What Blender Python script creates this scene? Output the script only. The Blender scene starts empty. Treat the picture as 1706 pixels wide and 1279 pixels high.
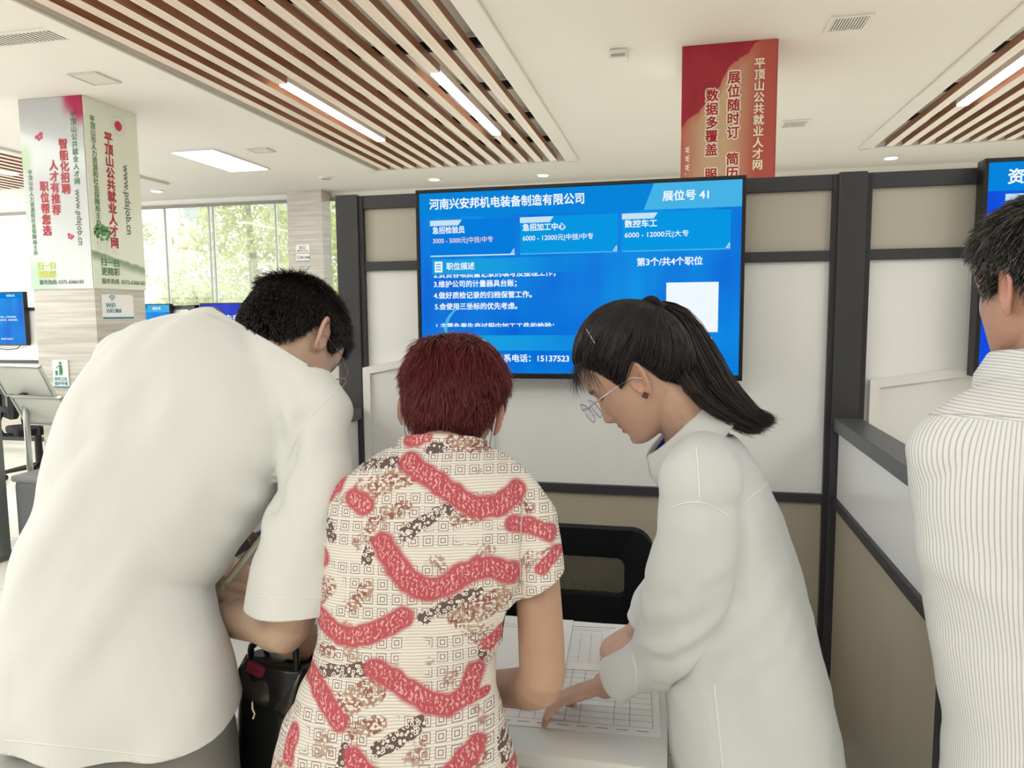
import bpy, bmesh, math, random
import numpy as np
from mathutils import Vector, Matrix, Euler, noise as mnoise

random.seed(7); rng = np.random.default_rng(7)
SC = bpy.context.scene
COL = SC.collection

# ------------------------------------------------------------------ camera
FPX = 1216.0; CX, CY = 853.0, 639.5
_vy = np.array([1122-CX, -(517-CY), -FPX]); _vy /= np.linalg.norm(_vy)
_vx = -np.array([-4680-CX, -(568-CY), -FPX]); _vx -= _vy*(_vx@_vy); _vx /= np.linalg.norm(_vx)
_vz = np.cross(_vx, _vy)
RW = np.array([_vx, _vy, _vz])            # camera -> world
CAMP = np.array([0, 0, 1.5])
cam = bpy.data.cameras.new('camera'); camo = bpy.data.objects.new('camera', cam); COL.objects.link(camo)
cam.sensor_fit = 'HORIZONTAL'; cam.sensor_width = 36.0; cam.lens = FPX/1706*36.0; cam.clip_start = 0.05; cam.clip_end = 200
mw = Matrix.Identity(4)
for i in range(3):
    for j in range(3): mw[i][j] = RW[i][j]
mw.translation = CAMP
camo.matrix_world = mw
SC.camera = camo

def P(px, py, d):
    """world point seen at pixel (px,py) at depth d along the optical axis"""
    return CAMP + RW @ np.array([(px-CX)/FPX, -(py-CY)/FPX, -1.0]) * d

# ------------------------------------------------------------------ world and light
SC.view_settings.view_transform = 'Standard'; SC.view_settings.look = 'None'
SC.view_settings.exposure = 0.0; SC.view_settings.gamma = 1.0
SC.view_settings.use_curve_mapping = False
SC.cycles.max_bounces = 7; SC.cycles.diffuse_bounces = 4; SC.cycles.glossy_bounces = 3
SC.cycles.transmission_bounces = 5; SC.cycles.transparent_max_bounces = 10
SC.cycles.caustics_reflective = False; SC.cycles.caustics_refractive = False
SC.cycles.sample_clamp_indirect = 6
SC.cycles.use_denoising = True
W = bpy.data.worlds.new('world'); SC.world = W; W.use_nodes = True
wn = W.node_tree.nodes; bg = wn['Background']
bg.inputs[0].default_value = (0.965, 1.0, 1.0, 1); bg.inputs[1].default_value = 4.0

def area(name, loc, sx, sy, power, rot=(0, 0, 0), col=(1, .985, .955)):
    l = bpy.data.lights.new(name, 'AREA'); l.shape = 'RECTANGLE'; l.size = sx; l.size_y = sy
    l.energy = power; l.color = col
    o = bpy.data.objects.new(name, l); COL.objects.link(o); o.location = loc; o.rotation_euler = rot
    return o
# added area lights without fittings, filling the hall and lifting the ceiling
area('fill_rear', (-0.9, -0.9, 2.93), 2.4, 1.2, 34)
area('fill_side', (2.7, 0.2, 2.93), 1.6, 1.6, 44)
area('fill_west', (-3.6, 0.6, 2.93), 1.6, 2.4, 54)
area('fill_east', (3.2, 4.6, 2.93), 1.2, 2.6, 70)  # added out of sight behind the booth wall to brighten the right-hand ceiling
area('fill_mid', (-.4, 5.6, 2.93), .8, 2.0, 24)
area('fill_far', (-5.6, 4.0, 2.93), 1.2, 3.0, 72)
sun = bpy.data.lights.new('sun', 'SUN'); sun.energy = 1.4; sun.angle = 0.02; sun.color = (1, .97, .88)
so = bpy.data.objects.new('sun', sun); COL.objects.link(so); so.rotation_euler = (math.radians(32), math.radians(12), 0)

# ------------------------------------------------------------------ materials
def srgb(r, g, b):
    f = lambda c: (c/255)/12.92 if c/255 <= .04045 else ((c/255+.055)/1.055)**2.4
    return (f(r), f(g), f(b), 1)
MATS = {}
def mat(name, col, rough=.5, spec=.4, metal=0, coat=0, noise=0, nscale=20, bump=0, bscale=200, sheen=0, emit=0, alpha=1, sss=0, stretch=None):
    if name in MATS: return MATS[name]
    m = bpy.data.materials.new(name); m.use_nodes = True; nt = m.node_tree; b = nt.nodes['Principled BSDF']
    b.inputs['Base Color'].default_value = col; b.inputs['Roughness'].default_value = rough
    b.inputs['Specular IOR Level'].default_value = spec; b.inputs['Metallic'].default_value = metal
    b.inputs['Coat Weight'].default_value = coat; b.inputs['Coat Roughness'].default_value = .08
    b.inputs['Sheen Weight'].default_value = sheen
    if sss:
        b.inputs['Subsurface Weight'].default_value = sss; b.inputs['Subsurface Radius'].default_value = (1, .35, .2); b.inputs['Subsurface Scale'].default_value = .006
    if emit:
        b.inputs['Emission Color'].default_value = col; b.inputs['Emission Strength'].default_value = emit
    if noise or bump:
        tc = nt.nodes.new('ShaderNodeTexCoord'); mp = nt.nodes.new('ShaderNodeMapping')
        nt.links.new(tc.outputs['Object'], mp.inputs['Vector'])
        if stretch: mp.inputs['Scale'].default_value = stretch
    if noise:
        n = nt.nodes.new('ShaderNodeTexNoise'); n.inputs['Scale'].default_value = nscale; n.inputs['Detail'].default_value = 5
        nt.links.new(mp.outputs[0], n.inputs['Vector'])
        r = nt.nodes.new('ShaderNodeMapRange'); r.inputs['To Min'].default_value = 1-noise; r.inputs['To Max'].default_value = 1+noise
        r.inputs['From Min'].default_value = .3; r.inputs['From Max'].default_value = .7
        nt.links.new(n.outputs[0], r.inputs[0])
        mx = nt.nodes.new('ShaderNodeVectorMath'); mx.operation = 'SCALE'; mx.inputs[0].default_value = col[:3]
        nt.links.new(r.outputs[0], mx.inputs['Scale']); nt.links.new(mx.outputs[0], b.inputs['Base Color'])
    if bump:
        n2 = nt.nodes.new('ShaderNodeTexNoise'); n2.inputs['Scale'].default_value = bscale; n2.inputs['Detail'].default_value = 3
        nt.links.new(mp.outputs[0], n2.inputs['Vector'])
        bp = nt.nodes.new('ShaderNodeBump'); bp.inputs['Strength'].default_value = bump; bp.inputs['Distance'].default_value = .002
        nt.links.new(n2.outputs[0], bp.inputs['Height']); nt.links.new(bp.outputs[0], b.inputs['Normal'])
    MATS[name] = m
    return m
def emis(name, col, strength=1.0):
    if name in MATS: return MATS[name]
    m = bpy.data.materials.new(name); m.use_nodes = True; nt = m.node_tree
    nt.nodes.remove(nt.nodes['Principled BSDF']); e = nt.nodes.new('ShaderNodeEmission')
    e.inputs[0].default_value = col; e.inputs[1].default_value = strength
    nt.links.new(e.outputs[0], nt.nodes['Material Output'].inputs[0]); MATS[name] = m
    return m

# ------------------------------------------------------------------ mesh tools
def wloc(o):
    v = Vector((0, 0, 0))
    while o is not None: v += o.location; o = o.parent
    return v
class MB:
    def __init__(s): s.v = []; s.f = []; s.m = []; s.mi = 0
    def add(s, vs, fs):
        b = len(s.v); s.v += [tuple(map(float, p)) for p in vs]
        for f in fs: s.f.append(tuple(i+b for i in f)); s.m.append(s.mi)
        return s
    def box(s, lo, hi, bev=0, M=None):
        bm = bmesh.new(); bmesh.ops.create_cube(bm, size=1)
        c = [(a+b)/2 for a, b in zip(lo, hi)]; d = [abs(b-a) for a, b in zip(lo, hi)]
        for v in bm.verts: v.co = Vector((c[0]+v.co.x*d[0], c[1]+v.co.y*d[1], c[2]+v.co.z*d[2]))
        if bev: bmesh.ops.bevel(bm, geom=bm.edges[:], offset=min(bev, min(d)*.45), segments=2, affect='EDGES', profile=.6)
        if M is not None: bm.transform(M)
        bm.verts.index_update()
        s.add([v.co[:] for v in bm.verts], [[v.index for v in f.verts] for f in bm.faces]); bm.free(); return s
    def tube(s, pts, r, n=8, cap=True):
        pts = [Vector(p) for p in pts]; rs = r if isinstance(r, (list, tuple)) else [r]*len(pts)
        vs = []; fs = []; up = None
        for i, p in enumerate(pts):
            t = (pts[min(i+1, len(pts)-1)]-pts[max(i-1, 0)]).normalized()
            if up is None:
                a = Vector((0, 0, 1)) if abs(t.z) < .9 else Vector((1, 0, 0)); up = (a-t*a.dot(t)).normalized()
            else: up = (up-t*up.dot(t)).normalized()
            w = t.cross(up)
            for k in range(n):
                a = 2*math.pi*k/n; vs.append(p+(up*math.cos(a)+w*math.sin(a))*rs[i])
        for i in range(len(pts)-1):
            for k in range(n): fs.append((i*n+k, i*n+(k+1) % n, (i+1)*n+(k+1) % n, (i+1)*n+k))
        if cap: fs.append(tuple(range(n-1, -1, -1))); fs.append(tuple((len(pts)-1)*n+k for k in range(n)))
        return s.add(vs, fs)
    def poly(s, pts): return s.add(pts, [tuple(range(len(pts)))])
    def prism(s, pts, d):
        """closed outline swept by vector d"""
        n = len(pts); q = [tuple(a+b for a, b in zip(p, d)) for p in pts]
        return s.add(list(pts)+q, [tuple(range(n-1, -1, -1)), tuple(range(n, 2*n))]+[(i, (i+1) % n, n+(i+1) % n, n+i) for i in range(n)])
    def build(s, name, m, parent=None, smooth=False, world=True):
        me = bpy.data.meshes.new(name); off = wloc(parent) if (parent is not None and world) else Vector((0, 0, 0))
        me.from_pydata([(a-off.x, b-off.y, c-off.z) for a, b, c in s.v], [], s.f)
        for mm in (m if isinstance(m, (list, tuple)) else [m]): me.materials.append(mm)
        me.polygons.foreach_set('material_index', s.m)
        if smooth: me.polygons.foreach_set('use_smooth', [True]*len(me.polygons))
        me.update()
        o = bpy.data.objects.new(name, me); COL.objects.link(o)
        if parent is not None: o.parent = parent
        return o
def tag(o, label=None, cat=None, group=None, kind=None):
    if label: o['label'] = label
    if cat: o['category'] = cat
    if group: o['group'] = group
    if kind: o['kind'] = kind
    return o
def thing(name, label, cat, loc=(0, 0, 0), group=None):
    o = bpy.data.objects.new(name, None); COL.objects.link(o); o.location = loc; o.empty_display_size = .05
    return tag(o, label, cat, group)
def struct(o): o['kind'] = 'structure'; return o

FB = bpy.data.fonts.get('Bfont')
def text(body, size, loc, xdir, ydir, m, parent, name='lettering', bold=0, align='LEFT', vertical=False, pitch=1.0, thick=0.0, squash=1.0):
    """flat lettering mesh: loc is the left baseline (or the top centre of a vertical column); bold widens every stroke"""
    c = bpy.data.curves.new('t', 'FONT'); c.size = size; c.align_x = 'CENTER' if vertical else align; c.resolution_u = 3
    vs = []; fs = []
    o = bpy.data.objects.new('t', c); COL.objects.link(o)
    items = [(body, 0.0)] if not vertical else [(ch, -(i+.85)*size*pitch) for i, ch in enumerate(body)]
    X = Vector(xdir).normalized(); Y = Vector(ydir).normalized(); L = Vector(loc); Z = X.cross(Y)
    k = bold/math.sqrt(2); sh = [(0, 0)] if not bold else [(0, 0), (k, k), (-k, k), (k, -k), (-k, -k)]
    if bold > size*.05: sh += [(bold, 0), (-bold, 0), (0, bold), (0, -bold)]
    for ch, dy in items:
        if ch == ' ': continue
        c.body = ch; dg = bpy.context.evaluated_depsgraph_get(); dg.update()
        me = bpy.data.meshes.new_from_object(o.evaluated_get(dg))
        co = [v.co.copy() for v in me.vertices]; po = [tuple(p.vertices) for p in me.polygons]
        for j, (sx, sy) in enumerate(sh):
            b = len(vs)
            for v in co: vs.append(L+X*(v.x*squash+sx)+Y*(v.y+dy+sy)+Z*(.00002*j))
            for p in po: fs.append(tuple(i+b for i in p))
        bpy.data.meshes.remove(me)
    bpy.data.objects.remove(o); bpy.data.curves.remove(c)
    mb = MB(); mb.add(vs, fs)
    return mb.build(name, m, parent)

WHITE = mat('white_paint', srgb(232, 229, 222), .6, .3, noise=.015, nscale=3)
CEIL = mat('ceiling_paint', srgb(236, 232, 225), .7, .2, noise=.012, nscale=1.5)
DARK = mat('charcoal_metal', srgb(62, 62, 66), .45, .4, noise=.05, nscale=8)
BEIGE = mat('beige_panel', srgb(196, 190, 176), .45, .35, noise=.02, nscale=6)
GLOSSW = mat('white_panel', srgb(247, 248, 246), .22, .45, noise=.012, nscale=4)
BLACK = mat('black_plastic', srgb(20, 20, 23), .4, .4)
METAL = mat('brushed_metal', srgb(190, 190, 188), .35, .5, metal=.8)
LAMP = emis('lamp_diffuser', (1, .99, .96, 1), 12.0)
PAPERW = mat('paper', srgb(240, 240, 236), .8, .1)
LINE = mat('print_line', srgb(146, 148, 152), .8, .1)

# ------------------------------------------------------------------ setting: floor, ceiling, walls
def tile_mat():
    m = bpy.data.materials.new('floor_tile'); m.use_nodes = True; nt = m.node_tree; b = nt.nodes['Principled BSDF']
    tc = nt.nodes.new('ShaderNodeTexCoord'); br = nt.nodes.new('ShaderNodeTexBrick'); br.offset = 0
    br.inputs['Scale'].default_value = 1.25; br.inputs['Brick Width'].default_value = 1; br.inputs['Row Height'].default_value = 1
    br.inputs['Mortar Size'].default_value = .004
    br.inputs['Color1'].default_value = srgb(240, 237, 226); br.inputs['Color2'].default_value = srgb(236, 233, 222); br.inputs['Mortar'].default_value = srgb(170, 166, 155)
    nt.links.new(tc.outputs['Object'], br.inputs['Vector']); nt.links.new(br.outputs[0], b.inputs['Base Color'])
    b.inputs['Roughness'].default_value = .16
    return m
struct(MB().box((-9.6, -3.2, -.1), (5.6, 8.9, 0)).build('floor', tile_mat()))

def stone_mat():
    m = bpy.data.materials.new('striated_stone'); m.use_nodes = True; nt = m.node_tree; b = nt.nodes['Principled BSDF']
    tc = nt.nodes.new('ShaderNodeTexCoord'); mp = nt.nodes.new('ShaderNodeMapping'); mp.inputs['Scale'].default_value = (1.2, 1.2, 34)
    n = nt.nodes.new('ShaderNodeTexNoise'); n.inputs['Scale'].default_value = 1.6; n.inputs['Detail'].default_value = 6
    cr = nt.nodes.new('ShaderNodeValToRGB'); cr.color_ramp.elements[0].position = .3; cr.color_ramp.elements[1].position = .68
    cr.color_ramp.elements[0].color = srgb(176, 170, 160); cr.color_ramp.elements[1].color = srgb(214, 209, 200)
    nt.links.new(tc.outputs['Object'], mp.inputs[0]); nt.links.new(mp.outputs[0], n.inputs['Vector']); nt.links.new(n.outputs[0], cr.inputs[0])
    nt.links.new(cr.outputs[0], b.inputs['Base Color']); b.inputs['Roughness'].default_value = .3
    return m
STONE = stone_mat()

ZC = 3.0; YB = -3.2; YF = 8.9
HOLES = [(-3.06, -1.06, -1.0, 7.36), (1.79, 4.0, -1.0, 7.5), (-8.0, -6.0, 1.0, 7.3)]
def ceiling():
    xs = sorted({-9.6, 5.6, *[h[0] for h in HOLES], *[h[1] for h in HOLES]}); ys = sorted({YB, YF, *[h[2] for h in HOLES], *[h[3] for h in HOLES]})
    mb = MB()
    for i in range(len(xs)-1):
        for j in range(len(ys)-1):
            cx, cy = (xs[i]+xs[i+1])/2, (ys[j]+ys[j+1])/2
            if any(a < cx < b and c < cy < d for a, b, c, d in HOLES): continue
            mb.box((xs[i], ys[j], ZC), (xs[i+1], ys[j+1], ZC+.3))
    for a, b, c, d in HOLES: mb.box((a-.02, c-.02, ZC+.12), (b+.02, d+.02, ZC+.3))
    return mb.build('ceiling', CEIL)
struct(ceiling())

def slat_mat(name, c0, c1):
    m = bpy.data.materials.new(name); m.use_nodes = True; nt = m.node_tree; b = nt.nodes['Principled BSDF']
    tc = nt.nodes.new('ShaderNodeTexCoord'); mp = nt.nodes.new('ShaderNodeMapping'); mp.inputs['Scale'].default_value = (30, 1.2, 30)
    n = nt.nodes.new('ShaderNodeTexNoise'); n.inputs['Scale'].default_value = 1.5; n.inputs['Detail'].default_value = 5
    cr = nt.nodes.new('ShaderNodeValToRGB'); cr.color_ramp.elements[0].position = .3; cr.color_ramp.elements[1].position = .7
    cr.color_ramp.elements[0].color = c0; cr.color_ramp.elements[1].color = c1
    nt.links.new(tc.outputs['Object'], mp.inputs[0]); nt.links.new(mp.outputs[0], n.inputs['Vector']); nt.links.new(n.outputs[0], cr.inputs[0])
    nt.links.new(cr.outputs[0], b.inputs['Base Color']); b.inputs['Roughness'].default_value = .35
    return m
WOODF = slat_mat('slat_face_lit', srgb(216, 196, 180), srgb(232, 216, 202))  # slat wood as lit from below, brightness put into the colour
WOODS = slat_mat('slat_side_shaded', srgb(142, 94, 66), srgb(176, 124, 92))  # same wood darkened for the shade in the gaps
def slat_panel(hole, pitch, wslat, label, strips, phase=0.0):
    a, b, c, d = hole
    root = thing('ceiling_slat_panel', label, 'ceiling panel', ((a+b)/2, (c+d)/2, ZC))
    fr = MB(); w = .125; t = .022
    for lo, hi in (((a-w, c-w, ZC-t), (a, d+w*.25, ZC)), ((b, c-w, ZC-t), (b+w, d+w*.25, ZC)), ((a-w, d, ZC-t), (b+w, d+w*.25, ZC)), ((a-w, c-w, ZC-t), (b+w, c, ZC))):
        fr.box(lo, hi, .008)
    fr.build('frame', CEIL, root)
    sl = MB(); x = a+pitch*.5+phase; h = .050; z0 = ZC-.018
    while x < b-.02:
        l, r = x-wslat/2, x+wslat/2
        if not any(abs(x-s[0]) < wslat*.6 for s in strips):
            segs = [(c+.01, d-.03)]
        else:
            segs = [(c+.01, d-.03)]
            for s in strips:
                if abs(x-s[0]) < wslat*.6:
                    n = []
                    for y0, y1 in segs:
                        if s[1] > y0 and s[2] < y1: n += [(y0, s[1]), (s[2], y1)]
                        else: n.append((y0, y1))
                    segs = n
        for y0, y1 in segs:
            sl.mi = 0; sl.poly([(l, y0, z0), (l, y1, z0), (r, y1, z0), (r, y0, z0)])
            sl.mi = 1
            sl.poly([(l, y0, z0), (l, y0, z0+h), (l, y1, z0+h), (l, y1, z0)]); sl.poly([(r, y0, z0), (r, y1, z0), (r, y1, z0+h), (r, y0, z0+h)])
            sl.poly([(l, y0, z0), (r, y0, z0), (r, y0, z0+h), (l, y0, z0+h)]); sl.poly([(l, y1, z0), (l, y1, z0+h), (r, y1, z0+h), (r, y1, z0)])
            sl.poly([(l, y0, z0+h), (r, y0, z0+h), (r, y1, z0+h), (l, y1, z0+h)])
        x += pitch
    sl.build('slats', [WOODF, WOODS], root)
    cr = MB(); y = c+.35
    while y < d: cr.box((a, y, ZC+.044), (b, y+.05, ZC+.09)); y += .82
    cr.build('carrier_rail', BLACK, root)
    return root
STRIPS_M = [(-2.495, 4.47, 6.13), (-1.47, 4.50, 6.16), (-2.495, 1.45, 3.10), (-1.47, 1.45, 3.1)]
STRIPS_R = [(2.055, 4.50, 6.15), (2.055, 1.45, 3.1)]
STRIPS_L = [(-6.8143, 4.4, 6.6)]
slat_panel(HOLES[0], .1464, .070, 'large recessed ceiling panel of brown wooden slats above the booth screen', STRIPS_M, phase=.0525)
slat_panel(HOLES[1], .1395, .068, 'recessed wooden slat ceiling panel at the upper right corner', STRIPS_R, phase=.0558)
slat_panel(HOLES[2], .1395, .068, 'small part of a slatted ceiling panel beyond the left pillar', STRIPS_L)
def strip_light(s, label):
    x, y0, y1 = s
    r = thing('strip_light', label, 'ceiling light', (x, (y0+y1)/2, ZC), 'strip lights between the ceiling slats')
    MB().box((x-.036, y0, ZC-.006), (x+.036, y1, ZC+.04), .004).build('housing', mat('lamp_housing', srgb(225, 225, 222), .4), r)
    MB().box((x-.034, y0+.02, ZC-.022), (x+.034, y1-.02, ZC-.005), .004).build('diffuser', LAMP, r)
for s, l in zip(STRIPS_M[:3]+STRIPS_R+STRIPS_L, (
    'slim strip light in the large slat panel, the one nearer the left pillar', 'slim strip light in the large slat panel, directly above the screen',
    'end of a nearer strip light cut by the top edge of the photo', 'slim strip light in the right slat panel', 'nearer strip light in the right slat panel',
    'strip light in the slat panel beyond the left pillar')): strip_light(s, l)

# ceiling fittings
def vent(x0, y0, x1, y1, n, axis, label, frame_w=.02, m=None):
    r = thing('ceiling_vent', label, 'air vent', ((x0+x1)/2, (y0+y1)/2, ZC), 'ceiling air vents')
    f = MB()
    for lo, hi in (((x0, y0), (x1, y0+frame_w)), ((x0, y1-frame_w), (x1, y1)), ((x0, y0), (x0+frame_w, y1)), ((x1-frame_w, y0), (x1, y1))):
        f.box((lo[0]+.0004, lo[1]+(.0004 if hi[0]-lo[0] > frame_w*1.5 else frame_w), ZC-.010), (hi[0]-.0004, hi[1]-(.0004 if hi[0]-lo[0] > frame_w*1.5 else frame_w), ZC-.0004))
    f.build('frame', WHITE, r)
    MB().box((x0+.005, y0+.005, ZC-.004), (x1-.005, y1-.005, ZC-.0008)).build('duct_opening', mat('duct_dark', srgb(70, 68, 64), .9), r)
    sl = MB()
    for i in range(n):
        if axis == 'x':
            x = x0+frame_w+(x1-x0-2*frame_w)*(i+.5)/n; w = (x1-x0)/n*.24; sl.box((x-w, y0+.02, ZC-.0075), (x+w, y1-.02, ZC-.0055))
        else:
            y = y0+frame_w+(y1-y0-2*frame_w)*(i+.5)/n; w = (y1-y0)/n*.24; sl.box((x0+.02, y-w, ZC-.0075), (x1-.02, y+w, ZC-.0055))
    sl.build('louvre_slats', WHITE, r)
vent(.775, 4.19, .985, 4.405, 12, 'x', 'square louvred ceiling vent right of the red banner')
vent(.83, 6.33, 1.045, 6.56, 12, 'x', 'smaller looking louvred vent between red banner and right slat panel')
vent(-4.1, 3.36, -3.19, 3.53, 34, 'x', 'long louvred vent at the upper left edge of the ceiling')
def hatch(x0, y0, x1, y1, label):
    r = thing('ceiling_hatch', label, 'ceiling hatch', ((x0+x1)/2, (y0+y1)/2, ZC), 'ceiling hatches')
    f = MB(); w = .014
    for lo, hi in (((x0, y0), (x1, y0+w)), ((x0, y1-w), (x1, y1)), ((x0, y0), (x0+w, y1)), ((x1-w, y0), (x1, y1))): f.box((lo[0], lo[1]+(0 if hi[0]-lo[0] > w*1.5 else w), ZC-.010), (hi[0], hi[1]-(0 if hi[0]-lo[0] > w*1.5 else w), ZC-.0004))
    f.build('frame', mat('hatch_frame', srgb(205, 201, 194), .5), r)
    MB().box((x0+w, y0+w, ZC-.006), (x1-w, y1-w, ZC-.0006)).build('cover', mat('hatch_cover', srgb(222, 217, 208), .6), r)
hatch(-3.71, 4.01, -3.50, 4.23, 'pale square hatch in the ceiling just in front of the left pillar')
hatch(-3.82, 6.15, -3.62, 6.32, 'pale square hatch in the ceiling beside the bright light panel')
r = thing('ceiling_light_panel', 'bright square light panel in the ceiling beside the left pillar', 'ceiling light', (-4.34, 6.55, ZC))
MB().box((-4.56, 6.07, ZC-.012), (-4.10, 7.03, ZC), .003).build('housing', MATS['lamp_housing'], r)
MB().box((-4.54, 6.09, ZC-.016), (-4.12, 7.01, ZC-.011)).build('diffuser', LAMP, r)
def downlight(x, y, label, on=True):
    r = thing('downlight', label, 'ceiling light', (x, y, ZC), 'round recessed downlights')
    MB().tube([(x, y, ZC), (x, y, ZC-.012)], [.085, .075], 24).build('trim_ring', mat('downlight_ring', srgb(238, 236, 230), .4), r, True)
    MB().tube([(x, y, ZC-.011), (x, y, ZC-.015)], [.058, .055], 20).build('lens', LAMP if on else mat('lens_off', srgb(160, 156, 150), .3), r)
for x, y, l, on in ((-1.42, 8.1, 'round downlight behind the large slat panel, above the right half of the screen', True), (-2.65, 8.03, 'round downlight behind the large slat panel, above the left end of the screen', True),
                (2.10, 8.1, 'round downlight in front of the right slat panel above the dark partition', True), (.9, 8.5, 'round downlight half hidden behind the red banner', True),
                (-6.13, 7.9, 'round downlight near the window top beside the left pillar', True), (-3.79, 7.66, 'unlit round ceiling fitting above the stone pillar', False)): downlight(x, y, l, on)
r = thing('ceiling_sensor', 'small white box sensor on the ceiling left of the red banner', 'sensor', (-.33, 4.45, ZC))
MB().box((-.385, 4.39, ZC-.055), (-.275, 4.50, ZC), .012).build('body', WHITE, r)
MB().box((-.37, 4.385, ZC-.045), (-.29, 4.392, ZC-.03)).build('grille', mat('sensor_grey', srgb(170, 168, 164), .5), r)
r = thing('ceiling_speaker', 'grey triangular edge of a ceiling cassette beside the left pillar', 'air conditioner', (-6.1, 7.2, ZC))
MB().box((-6.75, 6.95, ZC-.03), (-5.65, 7.5, ZC), .01).build('body', WHITE, r)
MB().box((-6.65, 7.0, ZC-.034), (-5.75, 7.12, ZC-.028)).build('air_slot', mat('duct_dark', srgb(70, 68, 64), .9), r)

# far wall: a band under the ceiling, posts and glazing
YW = 8.6
struct(MB().box((-9.6, YW, 2.93), (5.6, YW+.2, 3.0)).box((-9.6, YW, 0), (5.6, YW+.2, .35)).box((-9.6, YW, .35), (-7.95, YW+.2, 2.93)).build('wall_back', WHITE))
struct(MB().box((-9.7, YB, 0), (-9.6, YF, .6)).box((-9.7, YB, 2.8), (-9.6, YF, 3.0)).build('wall_left', WHITE))
struct(MB().box((5.6, YB, 0), (5.7, YF, 3.0)).build('wall_right', WHITE))
struct(MB().box((-9.6, YB-.1, 0), (5.6, YB, 3.0)).build('wall_front', WHITE))
def glass_mat():
    m = bpy.data.materials.new('window_glass'); m.use_nodes = True; nt = m.node_tree; nt.nodes.remove(nt.nodes['Principled BSDF'])
    t = nt.nodes.new('ShaderNodeBsdfTransparent'); t.inputs[0].default_value = (.97, .98, .96, 1)
    g = nt.nodes.new('ShaderNodeBsdfGlossy'); g.inputs['Roughness'].default_value = .02
    fr = nt.nodes.new('ShaderNodeFresnel'); fr.inputs[0].default_value = 1.5
    d = nt.nodes.new('ShaderNodeBsdfDiffuse'); d.inputs[0].default_value = (.85, .87, .84, 1)
    mx = nt.nodes.new('ShaderNodeMixShader'); mx2 = nt.nodes.new('ShaderNodeMixShader'); mx2.inputs[0].default_value = .27
    nt.links.new(fr.outputs[0], mx.inputs[0]); nt.links.new(t.outputs[0], mx.inputs[1]); nt.links.new(g.outputs[0], mx.inputs[2])
    nt.links.new(mx.outputs[0], mx2.inputs[1]); nt.links.new(d.outputs[0], mx2.inputs[2])
    nt.links.new(mx2.outputs[0], nt.nodes['Material Output'].inputs[0]); return m
GLASS = glass_mat()
wx = [-7.95, -6.62, -5.96, -5.90, -5.0, -3.9, -2.4, -.9, .6, 2.1, 3.6, 5.6]
for i in range(len(wx)-1):
    w = MB().box((wx[i]+.012, YW+.06, .35), (wx[i+1]-.012, YW+.07, 2.93)).build('window_%d' % (i+1), GLASS); struct(w)
    MB().box((wx[i]-.008, YW+.04, .35), (wx[i]+.008, YW+.085, 2.93)).build('mullion', mat('mullion_grey', srgb(206, 212, 206), .3), w)
struct(MB().box((-9.6, YW-.015, 2.895), (5.6, YW, 2.935)).build('trim_1', mat('trim_grey', srgb(150, 146, 140), .5)))
# stone clad pillars
c1 = struct(MB().box((-4.48, 4.41, 0), (-3.97, 4.91, 3.0)).build('column_left', STONE))
c2 = struct(MB().box((-4.66, 8.35, 0), (-4.20, 8.58, 3.0)).build('column_far', STONE))
c3 = struct(MB().box((.034, 4.46, 0), (.542, 4.96, 3.0)).build('column_right', STONE))
# ------------------------------------------------------------------ booth partitions
BWALL = 2.5
def bay(name, label, x0, x1, y, ztop, post_l, post_r, lows=True, group=None):
    """framed partition: rails and posts of charcoal metal round beige and white panels"""
    root = thing(name, label, 'partition', ((x0+x1)/2, y, 0), group)
    t = .06
    zm0, zm1 = ztop-.268, ztop-.235
    for z0, z1, nm in ((ztop-.047, ztop, 'rail'), (zm0, zm1, 'rail'), (.867, .897, 'rail'), (.04, .10, 'rail')):
        MB().box((x0, y, z0), (x1, y+t, z1), .002).build(nm, DARK, root)
    for px0, px1 in (post_l, post_r):
        if px1 > px0: MB().box((px0, y-.012, 0), (px1, y+t+.012, ztop+.004), .004).build('post', DARK, root)
    for px0, px1 in ((x0, x0+.016), (x1-.016, x1)):
        MB().box((px0, y-.004, .04), (px1, y+t, ztop-.001)).build('frame_strip', mat('charcoal_dark', srgb(48, 48, 52), .45), root)
    MB().box((x0+.01, y+.016, zm1), (x1-.01, y+t-.016, ztop-.047)).build('beige_panel', BEIGE, root)
    MB().box((x0+.01, y+.016, .897), (x1-.01, y+t-.016, zm0)).build('white_panel', GLOSSW, root)
    MB().box((x0+.01, y+.016, .10), (x1-.01, y+t-.016, .867)).build('beige_panel', mat('olive_panel', srgb(188, 180, 160), .45, .35, noise=.02, nscale=6), root)
    return root
bay('booth_partition', 'dark framed booth wall with white and beige panels behind the large screen', -1.113, .499, BWALL, 1.92, (-1.199, -1.113), (.499, .582), group='tall booth walls')
bay('booth_partition', 'dark framed booth wall with the cropped screen at the right edge', .582, 2.26, BWALL, 1.92, (0, 0), (2.26, 2.34), group='tall booth walls')
def low_side(x0, x1, y0, y1, label):
    root = thing('side_partition', label, 'partition', ((x0+x1)/2, (y0+y1)/2, 0), 'low side partitions between booths')
    MB().box((x0, y0, 1.112), (x1, y1, 1.153), .003).build('top_rail', mat('rail_top_lit', srgb(86, 88, 90), .4, .5), root)  # rail coloured lighter than the charcoal, as lit from above
    MB().box((x0+.006, y0, .862), (x1-.006, y1, .892), .002).build('rail', DARK, root)
    MB().box((x0+.006, y0, .04), (x1-.006, y1, .09), .002).build('rail', DARK, root)
    MB().box((x0+.018, y0+.03, .892), (x1-.018, y1, 1.112)).build('white_panel', GLOSSW, root)
    MB().box((x0+.018, y0+.03, .09), (x1-.018, y1, .862)).build('beige_panel', MATS['olive_panel'], root)
    MB().box((x0+.002, y0-.02, 0), (x1-.002, y0+.03, 1.112), .003).build('post', DARK, root)
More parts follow.
